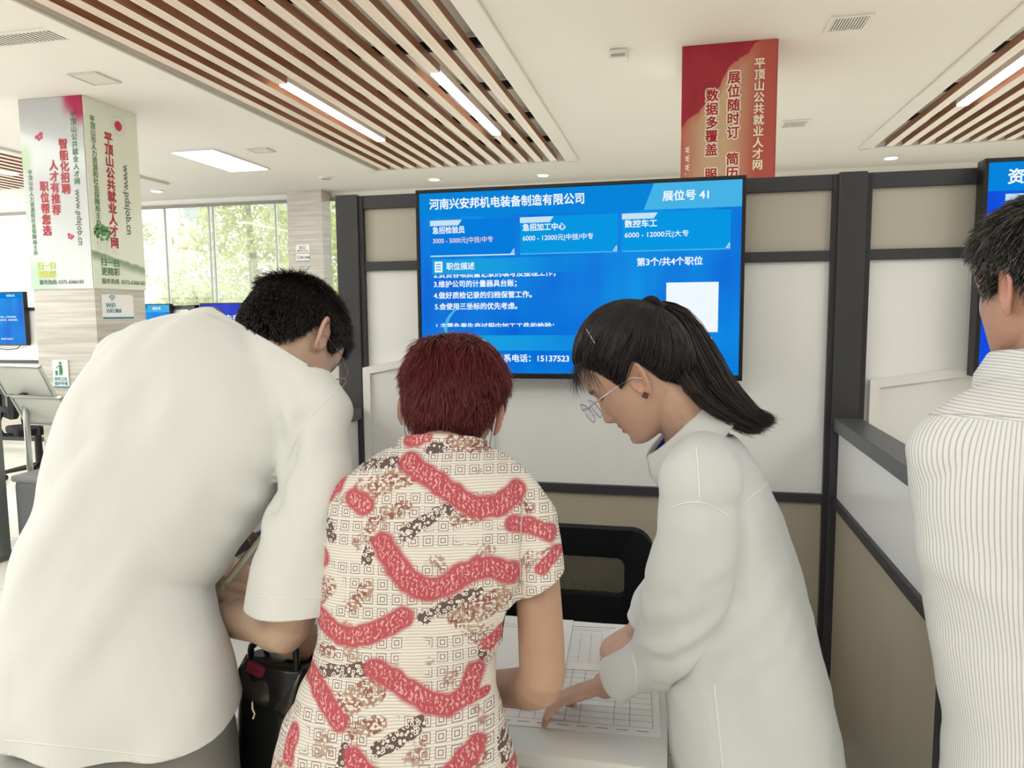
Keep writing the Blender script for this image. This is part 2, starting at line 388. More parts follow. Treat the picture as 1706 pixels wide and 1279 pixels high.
low_side(.505, .588, 1.47, 2.484, 'low side partition with light-toned top rail beside the man in the striped shirt')
low_side(-1.199, -1.116, 1.45, 2.484, 'low side partition mostly hidden behind the man in the white T-shirt')

def reflection_board(x0, x1, za, zb, label):  # reflection in the glossy panel, built as a raised white shape
    r = thing('reflection_board', label, 'board', ((x0+x1)/2, BWALL, .95), 'reflections in the booth walls built as boards')
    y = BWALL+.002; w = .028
    m = mat('reflection_white', srgb(233, 233, 229), .35, .4)
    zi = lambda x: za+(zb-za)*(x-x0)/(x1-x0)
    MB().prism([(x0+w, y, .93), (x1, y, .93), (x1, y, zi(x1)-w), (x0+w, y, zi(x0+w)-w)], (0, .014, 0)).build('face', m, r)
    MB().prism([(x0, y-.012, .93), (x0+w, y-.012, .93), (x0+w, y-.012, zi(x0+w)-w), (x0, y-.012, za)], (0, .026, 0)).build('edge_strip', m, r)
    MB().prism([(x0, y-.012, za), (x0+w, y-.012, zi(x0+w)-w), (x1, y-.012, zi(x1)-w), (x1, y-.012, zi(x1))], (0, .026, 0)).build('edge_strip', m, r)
reflection_board(-1.112, -.62, 1.301, 1.40, 'white sloping reflection in the booth wall, built as a board, left of the red-haired woman')
reflection_board(.612, 1.16, 1.275, 1.36, 'white sloping reflection in the booth wall, built as a board, left of the striped-shirt man')

# ------------------------------------------------------------------ screens
def screen_mat(name, base, hi, streak=.5):
    m = bpy.data.materials.new(name); m.use_nodes = True; nt = m.node_tree; nt.nodes.remove(nt.nodes['Principled BSDF'])
    tc = nt.nodes.new('ShaderNodeTexCoord'); mp = nt.nodes.new('ShaderNodeMapping'); mp.inputs['Scale'].default_value = (5, 5, .7)
    n = nt.nodes.new('ShaderNodeTexNoise'); n.inputs['Scale'].default_value = 1.6; n.inputs['Detail'].default_value = 4
    n2 = nt.nodes.new('ShaderNodeTexNoise'); n2.inputs['Scale'].default_value = 2.3; n2.inputs['Detail'].default_value = 2
    ad = nt.nodes.new('ShaderNodeMath'); ad.operation = 'MULTIPLY_ADD'; ad.inputs[1].default_value = .45
    sc = nt.nodes.new('ShaderNodeMath'); sc.operation = 'MULTIPLY'; sc.inputs[1].default_value = .6
    cr = nt.nodes.new('ShaderNodeValToRGB'); cr.color_ramp.elements[0].position = .38; cr.color_ramp.elements[1].position = .68
    cr.color_ramp.elements[0].color = base; cr.color_ramp.elements[1].color = hi
    e = nt.nodes.new('ShaderNodeEmission'); g = nt.nodes.new('ShaderNodeBsdfGlossy'); g.inputs['Roughness'].default_value = .25; g.inputs[0].default_value = (.008, .008, .008, 1)
    a = nt.nodes.new('ShaderNodeAddShader')
    nt.links.new(tc.outputs['Object'], mp.inputs[0]); nt.links.new(mp.outputs[0], n.inputs['Vector']); nt.links.new(tc.outputs['Object'], n2.inputs['Vector'])
    nt.links.new(n2.outputs[0], sc.inputs[0]); nt.links.new(n.outputs[0], ad.inputs[0]); nt.links.new(sc.outputs[0], ad.inputs[2]); nt.links.new(ad.outputs[0], cr.inputs[0])
    nt.links.new(cr.outputs[0], e.inputs[0]); e.inputs[1].default_value = 1.0
    nt.links.new(e.outputs[0], a.inputs[0]); nt.links.new(g.outputs[0], a.inputs[1]); nt.links.new(a.outputs[0], nt.nodes['Material Output'].inputs[0])
    MATS[name] = m; return m
SCR = screen_mat('screen_blue', srgb(0, 96, 214), srgb(0, 146, 230))
SCRB = screen_mat('screen_deep_blue', srgb(8, 60, 215), srgb(6, 92, 225))
SCRV = screen_mat('screen_violet_blue', srgb(22, 40, 170), srgb(40, 66, 200))
TXT = emis('screen_white', srgb(240, 248, 255), 1.0)
CARD = emis('card_blue', srgb(8, 150, 226), 1.0); CARD2 = emis('card_blue_mid', srgb(6, 124, 220), 1.0)
BAND = emis('band_blue', srgb(20, 150, 222), 1.0)
def fade_mat():
    m = bpy.data.materials.new('band_fading'); m.use_nodes = True; nt = m.node_tree; nt.nodes.remove(nt.nodes['Principled BSDF'])
    tc = nt.nodes.new('ShaderNodeTexCoord'); s = nt.nodes.new('ShaderNodeSeparateXYZ'); e = nt.nodes.new('ShaderNodeEmission'); e.inputs[0].default_value = srgb(26, 158, 224); t = nt.nodes.new('ShaderNodeBsdfTransparent'); mx = nt.nodes.new('ShaderNodeMixShader')
    r = nt.nodes.new('ShaderNodeMapRange'); r.interpolation_type = 'SMOOTHSTEP'; r.inputs[1].default_value = .25; r.inputs[2].default_value = 1.0
    nt.links.new(tc.outputs['Generated'], s.inputs[0]); nt.links.new(s.outputs[0], r.inputs[0]); nt.links.new(r.outputs[0], mx.inputs[0]); nt.links.new(e.outputs[0], mx.inputs[1]); nt.links.new(t.outputs[0], mx.inputs[2]); nt.links.new(mx.outputs[0], nt.nodes['Material Output'].inputs[0]); return m
BANDF = fade_mat(); HEAD = emis('head_blue', srgb(8, 132, 218), 1.0); TAB = emis('tab_cyan', srgb(70, 178, 230), 1.0)
TABW = emis('tab_white', srgb(196, 226, 244), 1.0); SALM = emis('salmon_text', srgb(244, 214, 222), 1.0)
class Screen:
    def __init__(s, name, label, x0, x1, z0, z1, y, m, group):
        s.x0, s.x1, s.z0, s.z1, s.y = x0, x1, z0, z1, y
        s.root = thing(name, label, 'television', ((x0+x1)/2, y, z0), group)
        b = .012
        MB().box((x0-b, y, z0-b*1.5), (x1+b, y+.05, z1+b), .004).build('casing', BLACK, s.root)
        f = MB()
        for lo, hi in (((x0-b, z0-b*1.5), (x1+b, z0)), ((x0-b, z1), (x1+b, z1+b)), ((x0-b, z0), (x0, z1)), ((x1, z0), (x1+b, z1))):
            f.box((lo[0], y-.008, lo[1]), (hi[0], y+.002, hi[1]), .002)
        f.build('bezel', BLACK, s.root)
        MB().box((x0, y-.002, z0), (x1, y+.001, z1)).build('display', m, s.root)
        MB().box(((x0+x1)/2-.2, y+.05, (z0+z1)/2-.12), ((x0+x1)/2+.2, y+.072, (z0+z1)/2+.12)).build('wall_bracket', BLACK, s.root)
        s.k = 0
    def pt(s, u, v, lay): return (s.x0+u*(s.x1-s.x0), s.y-.002-.0006*lay, s.z1-v*(s.z1-s.z0))
    def shape(s, name, uv, m, lay=1): return MB().poly([s.pt(u, v, lay) for u, v in uv]).build(name, m, s.root)
    def rect(s, name, u0, v0, u1, v1, m, lay=1): return s.shape(name, [(u0, v1), (u1, v1), (u1, v0), (u0, v0)], m, lay)
    def txt(s, body, u, v, h, m=None, lay=4, bold=.022, width=None, align='LEFT', name='lettering'):
        """v = middle of the line, h = cap height as share of the screen height"""
        size = h*(s.z1-s.z0); p = s.pt(u, v, lay)
        o = text(body, size, (p[0], p[1], p[2]-size*.36), (1, 0, 0), (0, 0, 1), m or TXT, s.root, name, bold*size*1.3, align)
        if width:
            xs = [q.co.x for q in o.data.vertices]; w = max(xs)-min(xs); k = width*(s.x1-s.x0)/w; x_0 = min(xs)
            for q in o.data.vertices: q.co.x = x_0+(q.co.x-x_0)*k
        return o
T = Screen('wall_screen', 'large blue job listing screen on the booth wall above the three people', -.857, .205, 1.292, 1.905, 2.43, SCR, 'booth screens')
T.rect('header_band', 0, 0, 1, .135, HEAD, 1)
T.shape('booth_tab', [(.715, .135), (1, .135), (1, 0), (.745, 0)], TAB, 2)
T.txt('河南兴安邦机电装备制造有限公司', .034, .062, .062, width=.50)
T.txt('展位号 41', .77, .068, .055, width=.135)
for i, (u0, u1, a, b, w1, w2, bm_) in enumerate(((.035, .315, '急招检验员', '3000 - 5000元|中技/中专', .108, .200, CARD2), (.332, .637, '急招加工中心', '6000 - 12000元|中技/中专', .136, .222, CARD), (.650, .970, '数控车工', '6000 - 12000元|大专', .097, .190, CARD))):
    c = T.rect('job_card', u0, .148, u1, .345, bm_, 1)
    T.rect('card_underline', u0, .343, u1, .350, TAB if i else TABW, 2)
    T.shape('card_tab', [(u0, .180), (u0+.095, .180), (u0+.107, .150), (u0, .150)], TABW, 2)
    T.txt(a, u0+.008, .205, .042, width=w1); T.txt(b, u0+.008, .262, .036, m=SALM if i == 0 else TXT, width=w2, bold=.008)
    T.shape('corner_mark', [(u1-.014, .342), (u1-.002, .342), (u1-.002, .312)], TABW, 3)
    T.shape('corner_mark', [(u1-.009, .338), (u1-.005, .338), (u1-.005, .326)], bm_, 4)
_t2 = T.txt('2.负责各项质量记录的填写及整理工作；', .044, .450, .040, lay=1, width=.40)
for q_ in _t2.data.vertices: q_.co.z = min(q_.co.z, T.z1-.450*(T.z1-T.z0)-T.z0)
T.rect('section_band', .04, .365, .60, .447, BANDF, 3)
T.txt('职位描述', .088, .405, .043, width=.094, lay=5)
T.rect('list_icon', .049, .377, .075, .437, TXT, 4)
for q in (.392, .407, .422): T.rect('icon_stroke', .054, q-.003, .070, q+.003, BAND, 5)
T.txt('第3个/共4个职位', .695, .405, .046, width=.195)
T.txt('3.维护公司的计量器具台账；', .044, .503, .040, width=.275)
T.txt('4.做好质检记录的归档保管工作。', .044, .566, .040, width=.325)
T.txt('5.会使用三坐标的优先考虑。', .046, .628, .040, width=.275)
_t1 = T.txt('1.主要负责生产过程中加工工件的检验；', .046, .740, .040, lay=1, width=.39); LASTTXT = _t1.name; CUTZ = T.z1-.742*(T.z1-T.z0)-T.z0
for q_ in bpy.data.objects['lettering' if False else LASTTXT].data.vertices: q_.co.z = max(q_.co.z, CUTZ)
T.rect('section_band', .045, .790, .75, .875, BANDF, 3)
T.txt('联系人信息', .098, .832, .043, width=.12, lay=5)
hd = MB()
for k in range(1): hd.poly([T.pt(.066+.010*math.cos(a), .812+.016*math.sin(-a), 4) for a in np.linspace(0, 2*math.pi, 17)[:-1]])
hd.poly([T.pt(u, v, 4) for u, v in ((.052, .862), (.080, .862), (.080, .846), (.074, .834), (.058, .834), (.052, .846))])
hd.build('contact_icon', TXT, T.root)
T.txt('女士', .180, .917, .042, width=.044); T.txt('联系电话：15137523', .247, .917, .045, width=.24)
T.rect('blank_square', .785, .515, .938, .775, TXT, 2)
T.txt('扫码查看详情', .800, .815, .036, width=.122)
sw = MB()
arc = [(.20-.115*math.sin(t), .76-.16*math.cos(t)) for t in np.linspace(.15, 2.6, 20)]
for (a, b), (c, d) in zip(arc[:-1], arc[1:]):
    i = arc.index((a, b)); w = .004+.006*math.sin(math.pi*i/19); sw.poly([T.pt(a-w, b, 1), T.pt(a+w*.2, b, 1), T.pt(c+w*.2, d, 1), T.pt(c-w, d, 1)])
sw.build('light_swirl', TAB, T.root)

T2 = Screen('wall_screen', 'blue screen cut by the right edge behind the grey-haired man', 0.892, 1.954, 1.312, 1.920, 2.43, SCRB, 'booth screens')
T2.rect('header_band', 0, 0, 1, .135, HEAD, 1); T2.txt('资源', .047, .070, .075, width=.082)
T2.rect('job_card', .045, .15, .32, .35, CARD2, 1); T2.rect('card_tab', .045, .150, .15, .182, TABW, 2); T2.txt('销售', .055, .215, .045)

def far_screen(label, x0, x1, z0, z1, m, y=6.93):
    return Screen('wall_screen', label, x0, x1, z0, z1, y, m, 'booth screens')
A = far_screen('blue screen at the left edge of the photo beside the stone pillar', -8.24, -7.19, 1.185, 1.765, SCR)
A.rect('header_band', 0, 0, 1, .11, HEAD, 1); A.txt('有限公司', .90, .055, .05, align='RIGHT')
A.rect('section_band', .05, .42, .9, .44, BAND, 1)
A.txt('岗位职责：负责客户接待，日常资料整理，', .50, .47, .036, width=.40); A.txt('熟悉办公软件，认真负责，有团队精神。', .50, .53, .036, width=.42); A.txt('联系电话：', .68, .90, .036, width=.16)
B = far_screen('small distant blue screen just right of the left pillar', -6.34, -5.305, 1.03, 1.608, SCR)
B.rect('header_band', 0, 0, 1, .13, HEAD, 1); B.shape('booth_tab', [(.715, .135), (1, .135), (1, 0), (.745, 0)], TAB, 2); B.txt('有限公司', .56, .066, .06); B.txt('展位号', .80, .066, .06)
C = far_screen('violet-blue slogan screen behind the hair of the man in white', -4.915, -3.64, 1.03, 1.610, SCRV)
C.txt('职引未来', .06, .26, .13, bold=.03, width=.30); C.txt('职引未来', .06, .42, .13, bold=.03, width=.30); C.txt('职引', .46, .26, .13, bold=.03); C.txt('未来', .46, .42, .13, bold=.03)
# distant booth walls
def far_bay(label, x0, x1, zt):
    r = thing('booth_partition', label, 'partition', ((x0+x1)/2, 7, 0), 'distant booth walls')
    for z0, z1 in ((zt-.04, zt), (.96, .995), (.05, .1)): MB().box((x0, 7, z0), (x1, 7.06, z1)).build('rail', DARK, r)
    for x in (x0, x1-.08): MB().box((x, 6.985, 0), (x+.08, 7.075, zt+.005)).build('post', DARK, r)
    MB().box((x0+.08, 7.015, .995), (x1-.08, 7.045, zt-.04)).build('white_panel', GLOSSW, r); MB().box((x0+.08, 7.015, .1), (x1-.08, 7.045, .96)).build('beige_panel', BEIGE, r)
far_bay('distant booth wall under the blue screen at the left edge', -8.65, -6.75, 1.60)
far_bay('distant booth wall just right of the left pillar', -6.67, -5.04, 1.60)
far_bay('distant booth wall carrying the violet-blue slogan screen', -4.96, -3.3, 1.60)
def cable(pts, label):
    o = MB().tube(pts, .005, 6).build('power_cable', BLACK); tag(o, label, 'cable')
cable([(-7.72, 6.97, 1.17), (-7.62, 6.97, 1.13), (-7.5, 6.97, 1.115), (-7.36, 6.97, 1.13), (-7.3, 6.97, 1.175)], 'black cable drooping under the screen at the left edge')

# ------------------------------------------------------------------ desk, papers, chair
def onZ(px, py, z):
    r = RW @ np.array([(px-CX)/FPX, -(py-CY)/FPX, -1.0]); return CAMP+r*((z-1.5)/r[2])
dk = thing('desk', 'white booth desk covered with forms that the three people lean over', 'desk', (-.55, 1.43, 0))
DW = mat('desk_white', srgb(226, 226, 220), .35, .4, noise=.01, nscale=5)
MB().box((-1.105, 1.155, .725), (0.0, 1.705, .75), .003).build('tabletop', DW, dk)
MB().box((-1.10, 1.165, 0), (-1.075, 1.695, .725)).build('side_panel', DW, dk); MB().box((-.03, 1.165, 0), (-.005, 1.695, .725)).build('side_panel', DW, dk)
MB().box((-1.075, 1.175, .06), (-.03, 1.193, .725)).build('front_panel', DW, dk)
def sheet(name, label, o, a, b, w, h, lines, z, m=PAPERW, group='papers lying on the desk'):
    """paper: corner o, unit axes a (width) and b (height), printed rules given in sheet units"""
    mb = MB(); o = np.array(o[:2]); a = np.array(a[:2])/np.linalg.norm(a[:2]); b = np.array(b[:2])/np.linalg.norm(b[:2])
    f = lambda u, v, k: (*(o+a*u*w+b*v*h), z+k)
    for k0, k1 in ((0, .0009),):
        mb.add([f(0, 0, 0), f(1, 0, 0), f(1, 1, 0), f(0, 1, 0), f(0, 0, k1), f(1, 0, k1), f(1, 1, k1), f(0, 1, k1)], [(0, 1, 2, 3), (4, 5, 6, 7), (0, 1, 5, 4), (1, 2, 6, 5), (2, 3, 7, 6), (3, 0, 4, 7)])
    mb.mi = 1
    for u0, v0, u1, v1, t in lines:
        du, dv = (u1-u0)*w, (v1-v0)*h; L = math.hypot(du, dv); nu, nv = -dv/L*t/2/w, du/L*t/2/h
        mb.poly([f(u0+nu, v0+nv, .0012), f(u1+nu, v1+nv, .0012), f(u1-nu, v1-nv, .0012), f(u0-nu, v0-nv, .0012)])
    ob = mb.build(name, [m, LINE]); return tag(ob, label, 'paper', group)
br = onZ(1102, 1229, .751); bl = onZ(849, 1207, .751); ax = bl-br; ay = np.array([ax[1], -ax[0], 0]); 
if ay[1] < 0: ay = -ay
rows = [(.04, .10+.078*k, .94, .10+.078*k, .0008) for k in range(11)]
cols = [(x, .10, x, .10+.078*10, .0010) for x in (.04, .155, .235, .41, .485, .555, .64, .72, .80, .94)]
hdrs = [(.06+.1*k, .055, .12+.1*k, .055, .0022) for k in range(8)]
sheet('form_sheet', 'ruled registration form nearest the front edge of the desk', br, ax, ay, .36, .262, rows+cols+hdrs, .7504)
q = onZ(1068, 1043, .751); q2 = onZ(905, 1034, .751)
ax2 = q2-q; ay2 = np.array([-ax2[1], ax2[0], 0])
if ay2[1] > 0: ay2 = -ay2
rows2 = [(.30, .26+.05*k, .95, .26+.05*k, .0006) for k in range(13)]; cols2 = [(x, .26, x, .86, .0007) for x in (.30, .38, .46, .55, .66, .74, .84, .95)]
tt = [(.2, .10, .85, .12, .003), (.25, .16, .8, .165, .0015), (.3, .20, .6, .2, .0015)]
sheet('form_sheet', 'printed form at the back of the desk under the far hand', q, ax2, ay2, .30, .235, rows2+cols2+tt, .7520)
sheet('form_sheet', 'blank sheet mostly hidden behind the bare arm of the red-haired woman', (-.42, 1.40), (1, .06), (-.06, 1), .21, .285, [(.1, .85, .6, .85, .0015), (.1, .80, .5, .80, .0015)], .7536)

def office_chair(cx, cy, label, ang=0, group='black mesh-back office chairs'):
    r = thing('office_chair', label, 'chair', (cx, cy, 0), group)
    R = Matrix.Translation((cx, cy, 0)) @ Matrix.Rotation(ang, 4, 'Z')
    def mk(mb, name, m, smooth=False):
        mb.v = [tuple(R @ Vector(p)) for p in mb.v]; return mb.build(name, m, r, smooth)
    def rr(w, h, rad, n=6, z=0, sk=0):
        out = []
        for (sx, sz, a0) in ((1, 1, 0), (-1, 1, 90), (-1, -1, 180), (1, -1, 270)):
            for k in range(n+1):
                a = math.radians(a0+90*k/n); out.append((sx*(w-rad)+rad*math.cos(a), z+sz*(h-rad)+rad*math.sin(a)))
        return out
    zc = .735; outer = rr(.232, .150, .055, z=zc); inner = rr(.152, .058, .022, z=zc+.006)
    yb = lambda x: .0+.045*(x/.23)**2*-1
    mb = MB(); n = len(outer)
    vs = [(x, yb(x)-.02, z) for x, z in outer]+[(x, yb(x)-.02, z) for x, z in inner]+[(x, yb(x)+.02, z) for x, z in outer]+[(x, yb(x)+.02, z) for x, z in inner]
    fs = []
    for i in range(n):
        j = (i+1) % n; fs += [(i, j, n+j, n+i), (2*n+i, 3*n+i, 3*n+j, 2*n+j), (i, 2*n+i, 2*n+j, j), (n+i, n+j, 3*n+j, 3*n+i)]
    mb.add(vs, fs); mk(mb, 'backrest', mat('chair_black', srgb(17, 17, 19), .75, .25, bump=.3, bscale=600))
    nm = bpy.data.materials.get('chair_netting')
    if nm is None:
        nm = bpy.data.materials.new('chair_netting'); nm.use_nodes = True; nt = nm.node_tree; b = nt.nodes['Principled BSDF']
        b.inputs['Base Color'].default_value = srgb(44, 45, 38); b.inputs['Roughness'].default_value = .8
        tc = nt.nodes.new('ShaderNodeTexCoord'); ck = nt.nodes.new('ShaderNodeTexChecker'); ck.inputs['Scale'].default_value = 330
        mp = nt.nodes.new('ShaderNodeMapping'); mp.inputs['Rotation'].default_value = (0, .7, 0); nt.links.new(tc.outputs['Object'], mp.inputs[0]); nt.links.new(mp.outputs[0], ck.inputs['Vector'])
        mr = nt.nodes.new('ShaderNodeMapRange'); mr.inputs['To Min'].default_value = .45; mr.inputs['To Max'].default_value = 1.0
        nt.links.new(ck.outputs['Fac'], mr.inputs[0]); nt.links.new(mr.outputs[0], b.inputs['Alpha'])
    mb = MB(); g = [(x, yb(x), z) for x, z in rr(.156, .062, .022, z=zc+.006)]; mb.poly(g); mk(mb, 'mesh_window', nm)
    s = MB(); s.box((-.23, -.50, .42), (.23, -.04, .49), .03); mk(s, 'seat', MATS['chair_black'])
    s = MB(); s.tube([(0, .02, .64), (0, .06, .52), (0, .02, .43), (0, -.15, .41)], .022, 8); mk(s, 'back_support', BLACK)
    s = MB(); s.tube([(0, -.25, .42), (0, -.25, .10)], [.03, .035], 12); mk(s, 'gas_column', BLACK)
    for k in range(5):
        a = 2*math.pi*k/5; e = (.28*math.cos(a), -.25+.28*math.sin(a)); s = MB(); s.tube([(0, -.25, .12), (e[0], e[1], .075)], [.03, .018], 8); b = mk(s, 'leg', BLACK)
        s = MB(); s.tube([(e[0]-.012, e[1], .028), (e[0]+.012, e[1], .028)], .028, 12); mk(s, 'caster', BLACK)
    for sx in (-1, 1):
        s = MB(); s.tube([(sx*.24, -.2, .44), (sx*.275, -.2, .5), (sx*.275, -.2, .64)], .015, 8); s.box((sx*.275-.03, -.35, .64), (sx*.275+.03, -.1, .665), .01); mk(s, 'armrest', BLACK)
    return r
office_chair(-.279, 2.07, 'black office chair with a mesh window behind the white desk')
office_chair(-5.9, 5.4, 'black office chair near the left edge behind the grey box', 2.6)
office_chair(-5.2, 5.75, 'second black office chair behind the pole of the sign stand', 2.9)

# ------------------------------------------------------------------ left side furniture
def board_stand():
    r = thing('sign_stand', 'silver sign stand with two tilted white boards on a pole', 'sign stand', (-4.12, 3.93, 0))
    MB().tube([(-4.12, 3.93, 0), (-4.12, 3.93, .012), (-4.12, 3.93, .022)], [.17, .17, .06], 32).build('base', METAL, r)
    MB().tube([(-4.12, 3.93, .02), (-4.12, 3.93, .97)], .019, 12).build('pole', METAL, r, True)
    MB().tube([(-4.12, 3.93, .95), (-4.12, 3.915, 1.0)], .026, 10).build('clamp', BLACK, r)
    def panel(c, w, h, tilt, roll, yaw, nm):
        M = Matrix.Translation(c) @ Matrix.Rotation(yaw, 4, 'Z') @ Matrix.Rotation(roll, 4, 'Y') @ Matrix.Rotation(tilt, 4, 'X')
        f = MB(); t = .012
        for lo, hi in (((-w/2, -t, -h/2), (w/2, t, -h/2+.016)), ((-w/2, -t, h/2-.016), (w/2, t, h/2)), ((-w/2, -t, -h/2), (-w/2+.016, t, h/2)), ((w/2-.016, -t, -h/2), (w/2, t, h/2))): f.box(lo, hi, .003, M)
        fo = f.build(nm, METAL, r)
        MB().box((-w/2+.01, -.006, -h/2+.01), (w/2-.01, .006, h/2-.01), 0, M).build('sheet', mat('stand_sheet', srgb(232, 232, 228), .3, .4), fo)
    panel((-4.085, 3.89, 1.085), .36, .25, .55, .03, .10, 'upper_board'); panel((-4.0, 3.95, .885), .36, .24, .55, .03, .10, 'lower_board')
board_stand()
gb = thing('storage_box', 'charcoal box with rounded edges standing by the sign stand at the left', 'box', (-3.74, 3.86, 0))
GB = mat('grey_plastic', srgb(92, 95, 99), .5, .4, bump=.1)
MB().box((-3.93, 3.62, .015), (-3.50, 4.06, .50), .035).build('body', GB, gb); MB().box((-3.94, 3.61, .49), (-3.49, 4.07, .535), .02).build('lid', mat('grey_lid', srgb(120, 123, 126), .45, .4), gb)
for x in (-3.64, -3.55): MB().tube([(x, 3.7, 0), (x, 3.7, .03)], .02, 10).build('foot', BLACK, gb); MB().tube([(x, 4.0, 0), (x, 4.0, .03)], .02, 10).build('foot', BLACK, gb)
ds = thing('display_stand', 'grey framed glass display stand cut by the left edge', 'display stand', (-4.265, 3.60, 0))
f = MB(); f.box((-4.065, 3.56, .03), (-4.000, 3.64, 1.06), .006); f.box((-4.615, 3.56, .03), (-4.545, 3.64, 1.06), .006); f.box((-4.565, 3.56, 1.0), (-4.015, 3.64, 1.06), .006); f.box((-4.565, 3.56, .03), (-4.015, 3.64, .12), .006)
f.build('frame', mat('stand_grey', srgb(104, 110, 108), .4, .4), ds)
def pg():
    m = bpy.data.materials.new('stand_picture'); m.use_nodes = True; nt = m.node_tree; b = nt.nodes['Principled BSDF']
    tc = nt.nodes.new('ShaderNodeTexCoord'); s = nt.nodes.new('ShaderNodeSeparateXYZ'); cr = nt.nodes.new('ShaderNodeValToRGB')
    cr.color_ramp.elements[0].position = .1; cr.color_ramp.elements[0].color = srgb(206, 226, 208); cr.color_ramp.elements[1].position = .9; cr.color_ramp.elements[1].color = srgb(150, 190, 172)
    e = cr.color_ramp.elements.new(.35); e.color = srgb(120, 170, 120)
    nt.links.new(tc.outputs['Generated'], s.inputs[0]); nt.links.new(s.outputs[2], cr.inputs[0]); nt.links.new(cr.outputs[0], b.inputs['Base Color']); b.inputs['Roughness'].default_value = .12
    return m
MB().box((-4.555, 3.59, .11), (-4.055, 3.61, 1.01)).build('picture_panel', pg(), ds)
for x in (-4.035, -4.580): MB().box((x-.03, 3.46, 0), (x+.03, 3.74, .03), .005).build('foot', MATS['stand_grey'], ds)

# ------------------------------------------------------------------ posters and notices
def art(name, build):
    m = bpy.data.materials.new(name); m.use_nodes = True; nt = m.node_tree; b = nt.nodes['Principled BSDF']; b.inputs['Roughness'].default_value = .18
    tc = nt.nodes.new('ShaderNodeTexCoord'); col = build(nt, tc.outputs['Generated']); nt.links.new(col, b.inputs['Base Color']); return m
def nmath(nt, op, a, b=None, c=None, clamp=False):
    n = nt.nodes.new('ShaderNodeMath'); n.operation = op; n.use_clamp = clamp
    for i, x in enumerate((a, b, c)):
        if x is None: continue
        if isinstance(x, (int, float)): n.inputs[i].default_value = x
        else: nt.links.new(x, n.inputs[i])
    return n.outputs[0]
def nmix(nt, fac, a, b):
    n = nt.nodes.new('ShaderNodeMix'); n.data_type = 'RGBA'
    for i, x in ((0, fac), (6, a), (7, b)):
        if isinstance(x, (int, float, tuple)): n.inputs[i].default_value = x
        else: nt.links.new(x, n.inputs[i])
    return n.outputs[2]
def smooth(nt, x, a, b):
    n = nt.nodes.new('ShaderNodeMapRange'); n.interpolation_type = 'SMOOTHSTEP'; nt.links.new(x, n.inputs[0]); n.inputs[1].default_value = a; n.inputs[2].default_value = b; return n.outputs[0]
def blob(nt, u, v, cu, cv, ru, rv, asp=3.0):
    a = nmath(nt, 'DIVIDE', nmath(nt, 'SUBTRACT', u, cu), ru); b = nmath(nt, 'DIVIDE', nmath(nt, 'SUBTRACT', v, cv), rv)
    return nmath(nt, 'SQRT', nmath(nt, 'ADD', nmath(nt, 'MULTIPLY', a, a), nmath(nt, 'MULTIPLY', b, b)))
def noise_of(nt, vec, scale, detail=4):
    n = nt.nodes.new('ShaderNodeTexNoise'); n.inputs['Scale'].default_value = scale; n.inputs['Detail'].default_value = detail; nt.links.new(vec, n.inputs['Vector']); return n.outputs[0]
def sep(nt, vec):
    s = nt.nodes.new('ShaderNodeSeparateXYZ'); nt.links.new(vec, s.inputs[0]); return s.outputs

def art_red(nt, g):
    s = sep(nt, g); u, v = s[0], s[2]; n = noise_of(nt, g, 3.5)
    base = nmix(nt, smooth(nt, nmath(nt, 'ADD', nmath(nt, 'ABSOLUTE', nmath(nt, 'SUBTRACT', u, .38)), nmath(nt, 'MULTIPLY', v, -.12)), .0, .40), srgb(206, 172, 138), srgb(186, 84, 74))
    e = nmath(nt, 'ADD', nmath(nt, 'SUBTRACT', v, nmath(nt, 'MULTIPLY', u, .42)), nmath(nt, 'MULTIPLY', nmath(nt, 'SUBTRACT', n, .5), .16))
    k = smooth(nt, e, .655, .665)
    fold = nmix(nt, noise_of(nt, g, 6), srgb(140, 18, 42), srgb(186, 34, 58))
    k2 = nmath(nt, 'MULTIPLY', smooth(nt, e, .60, .66), .6)
    return nmix(nt, k, nmix(nt, k2, base, srgb(196, 92, 78)), fold)
def art_lilac(nt, g):
    s = sep(nt, g); u, v = s[0], s[2]; n = nmath(nt, 'MULTIPLY', nmath(nt, 'SUBTRACT', noise_of(nt, g, 7), .5), .5)
    c = nmix(nt, v, srgb(214, 220, 220), srgb(186, 188, 192))
    c = nmix(nt, smooth(nt, nmath(nt, 'ADD', blob(nt, u, v, 1.0, 1.0, .36, .16), n), 1.1, .5), c, srgb(178, 28, 84))
    c = nmix(nt, nmath(nt, 'MULTIPLY', smooth(nt, nmath(nt, 'ADD', blob(nt, u, v, 0, .70, .22, .10), n), 1.1, .3), .7), c, srgb(140, 176, 92))
    c = nmix(nt, nmath(nt, 'MULTIPLY', smooth(nt, nmath(nt, 'ADD', blob(nt, u, v, .05, .05, .6, .16), n), 1.1, .2), .6), c, srgb(138, 190, 138))
    return c
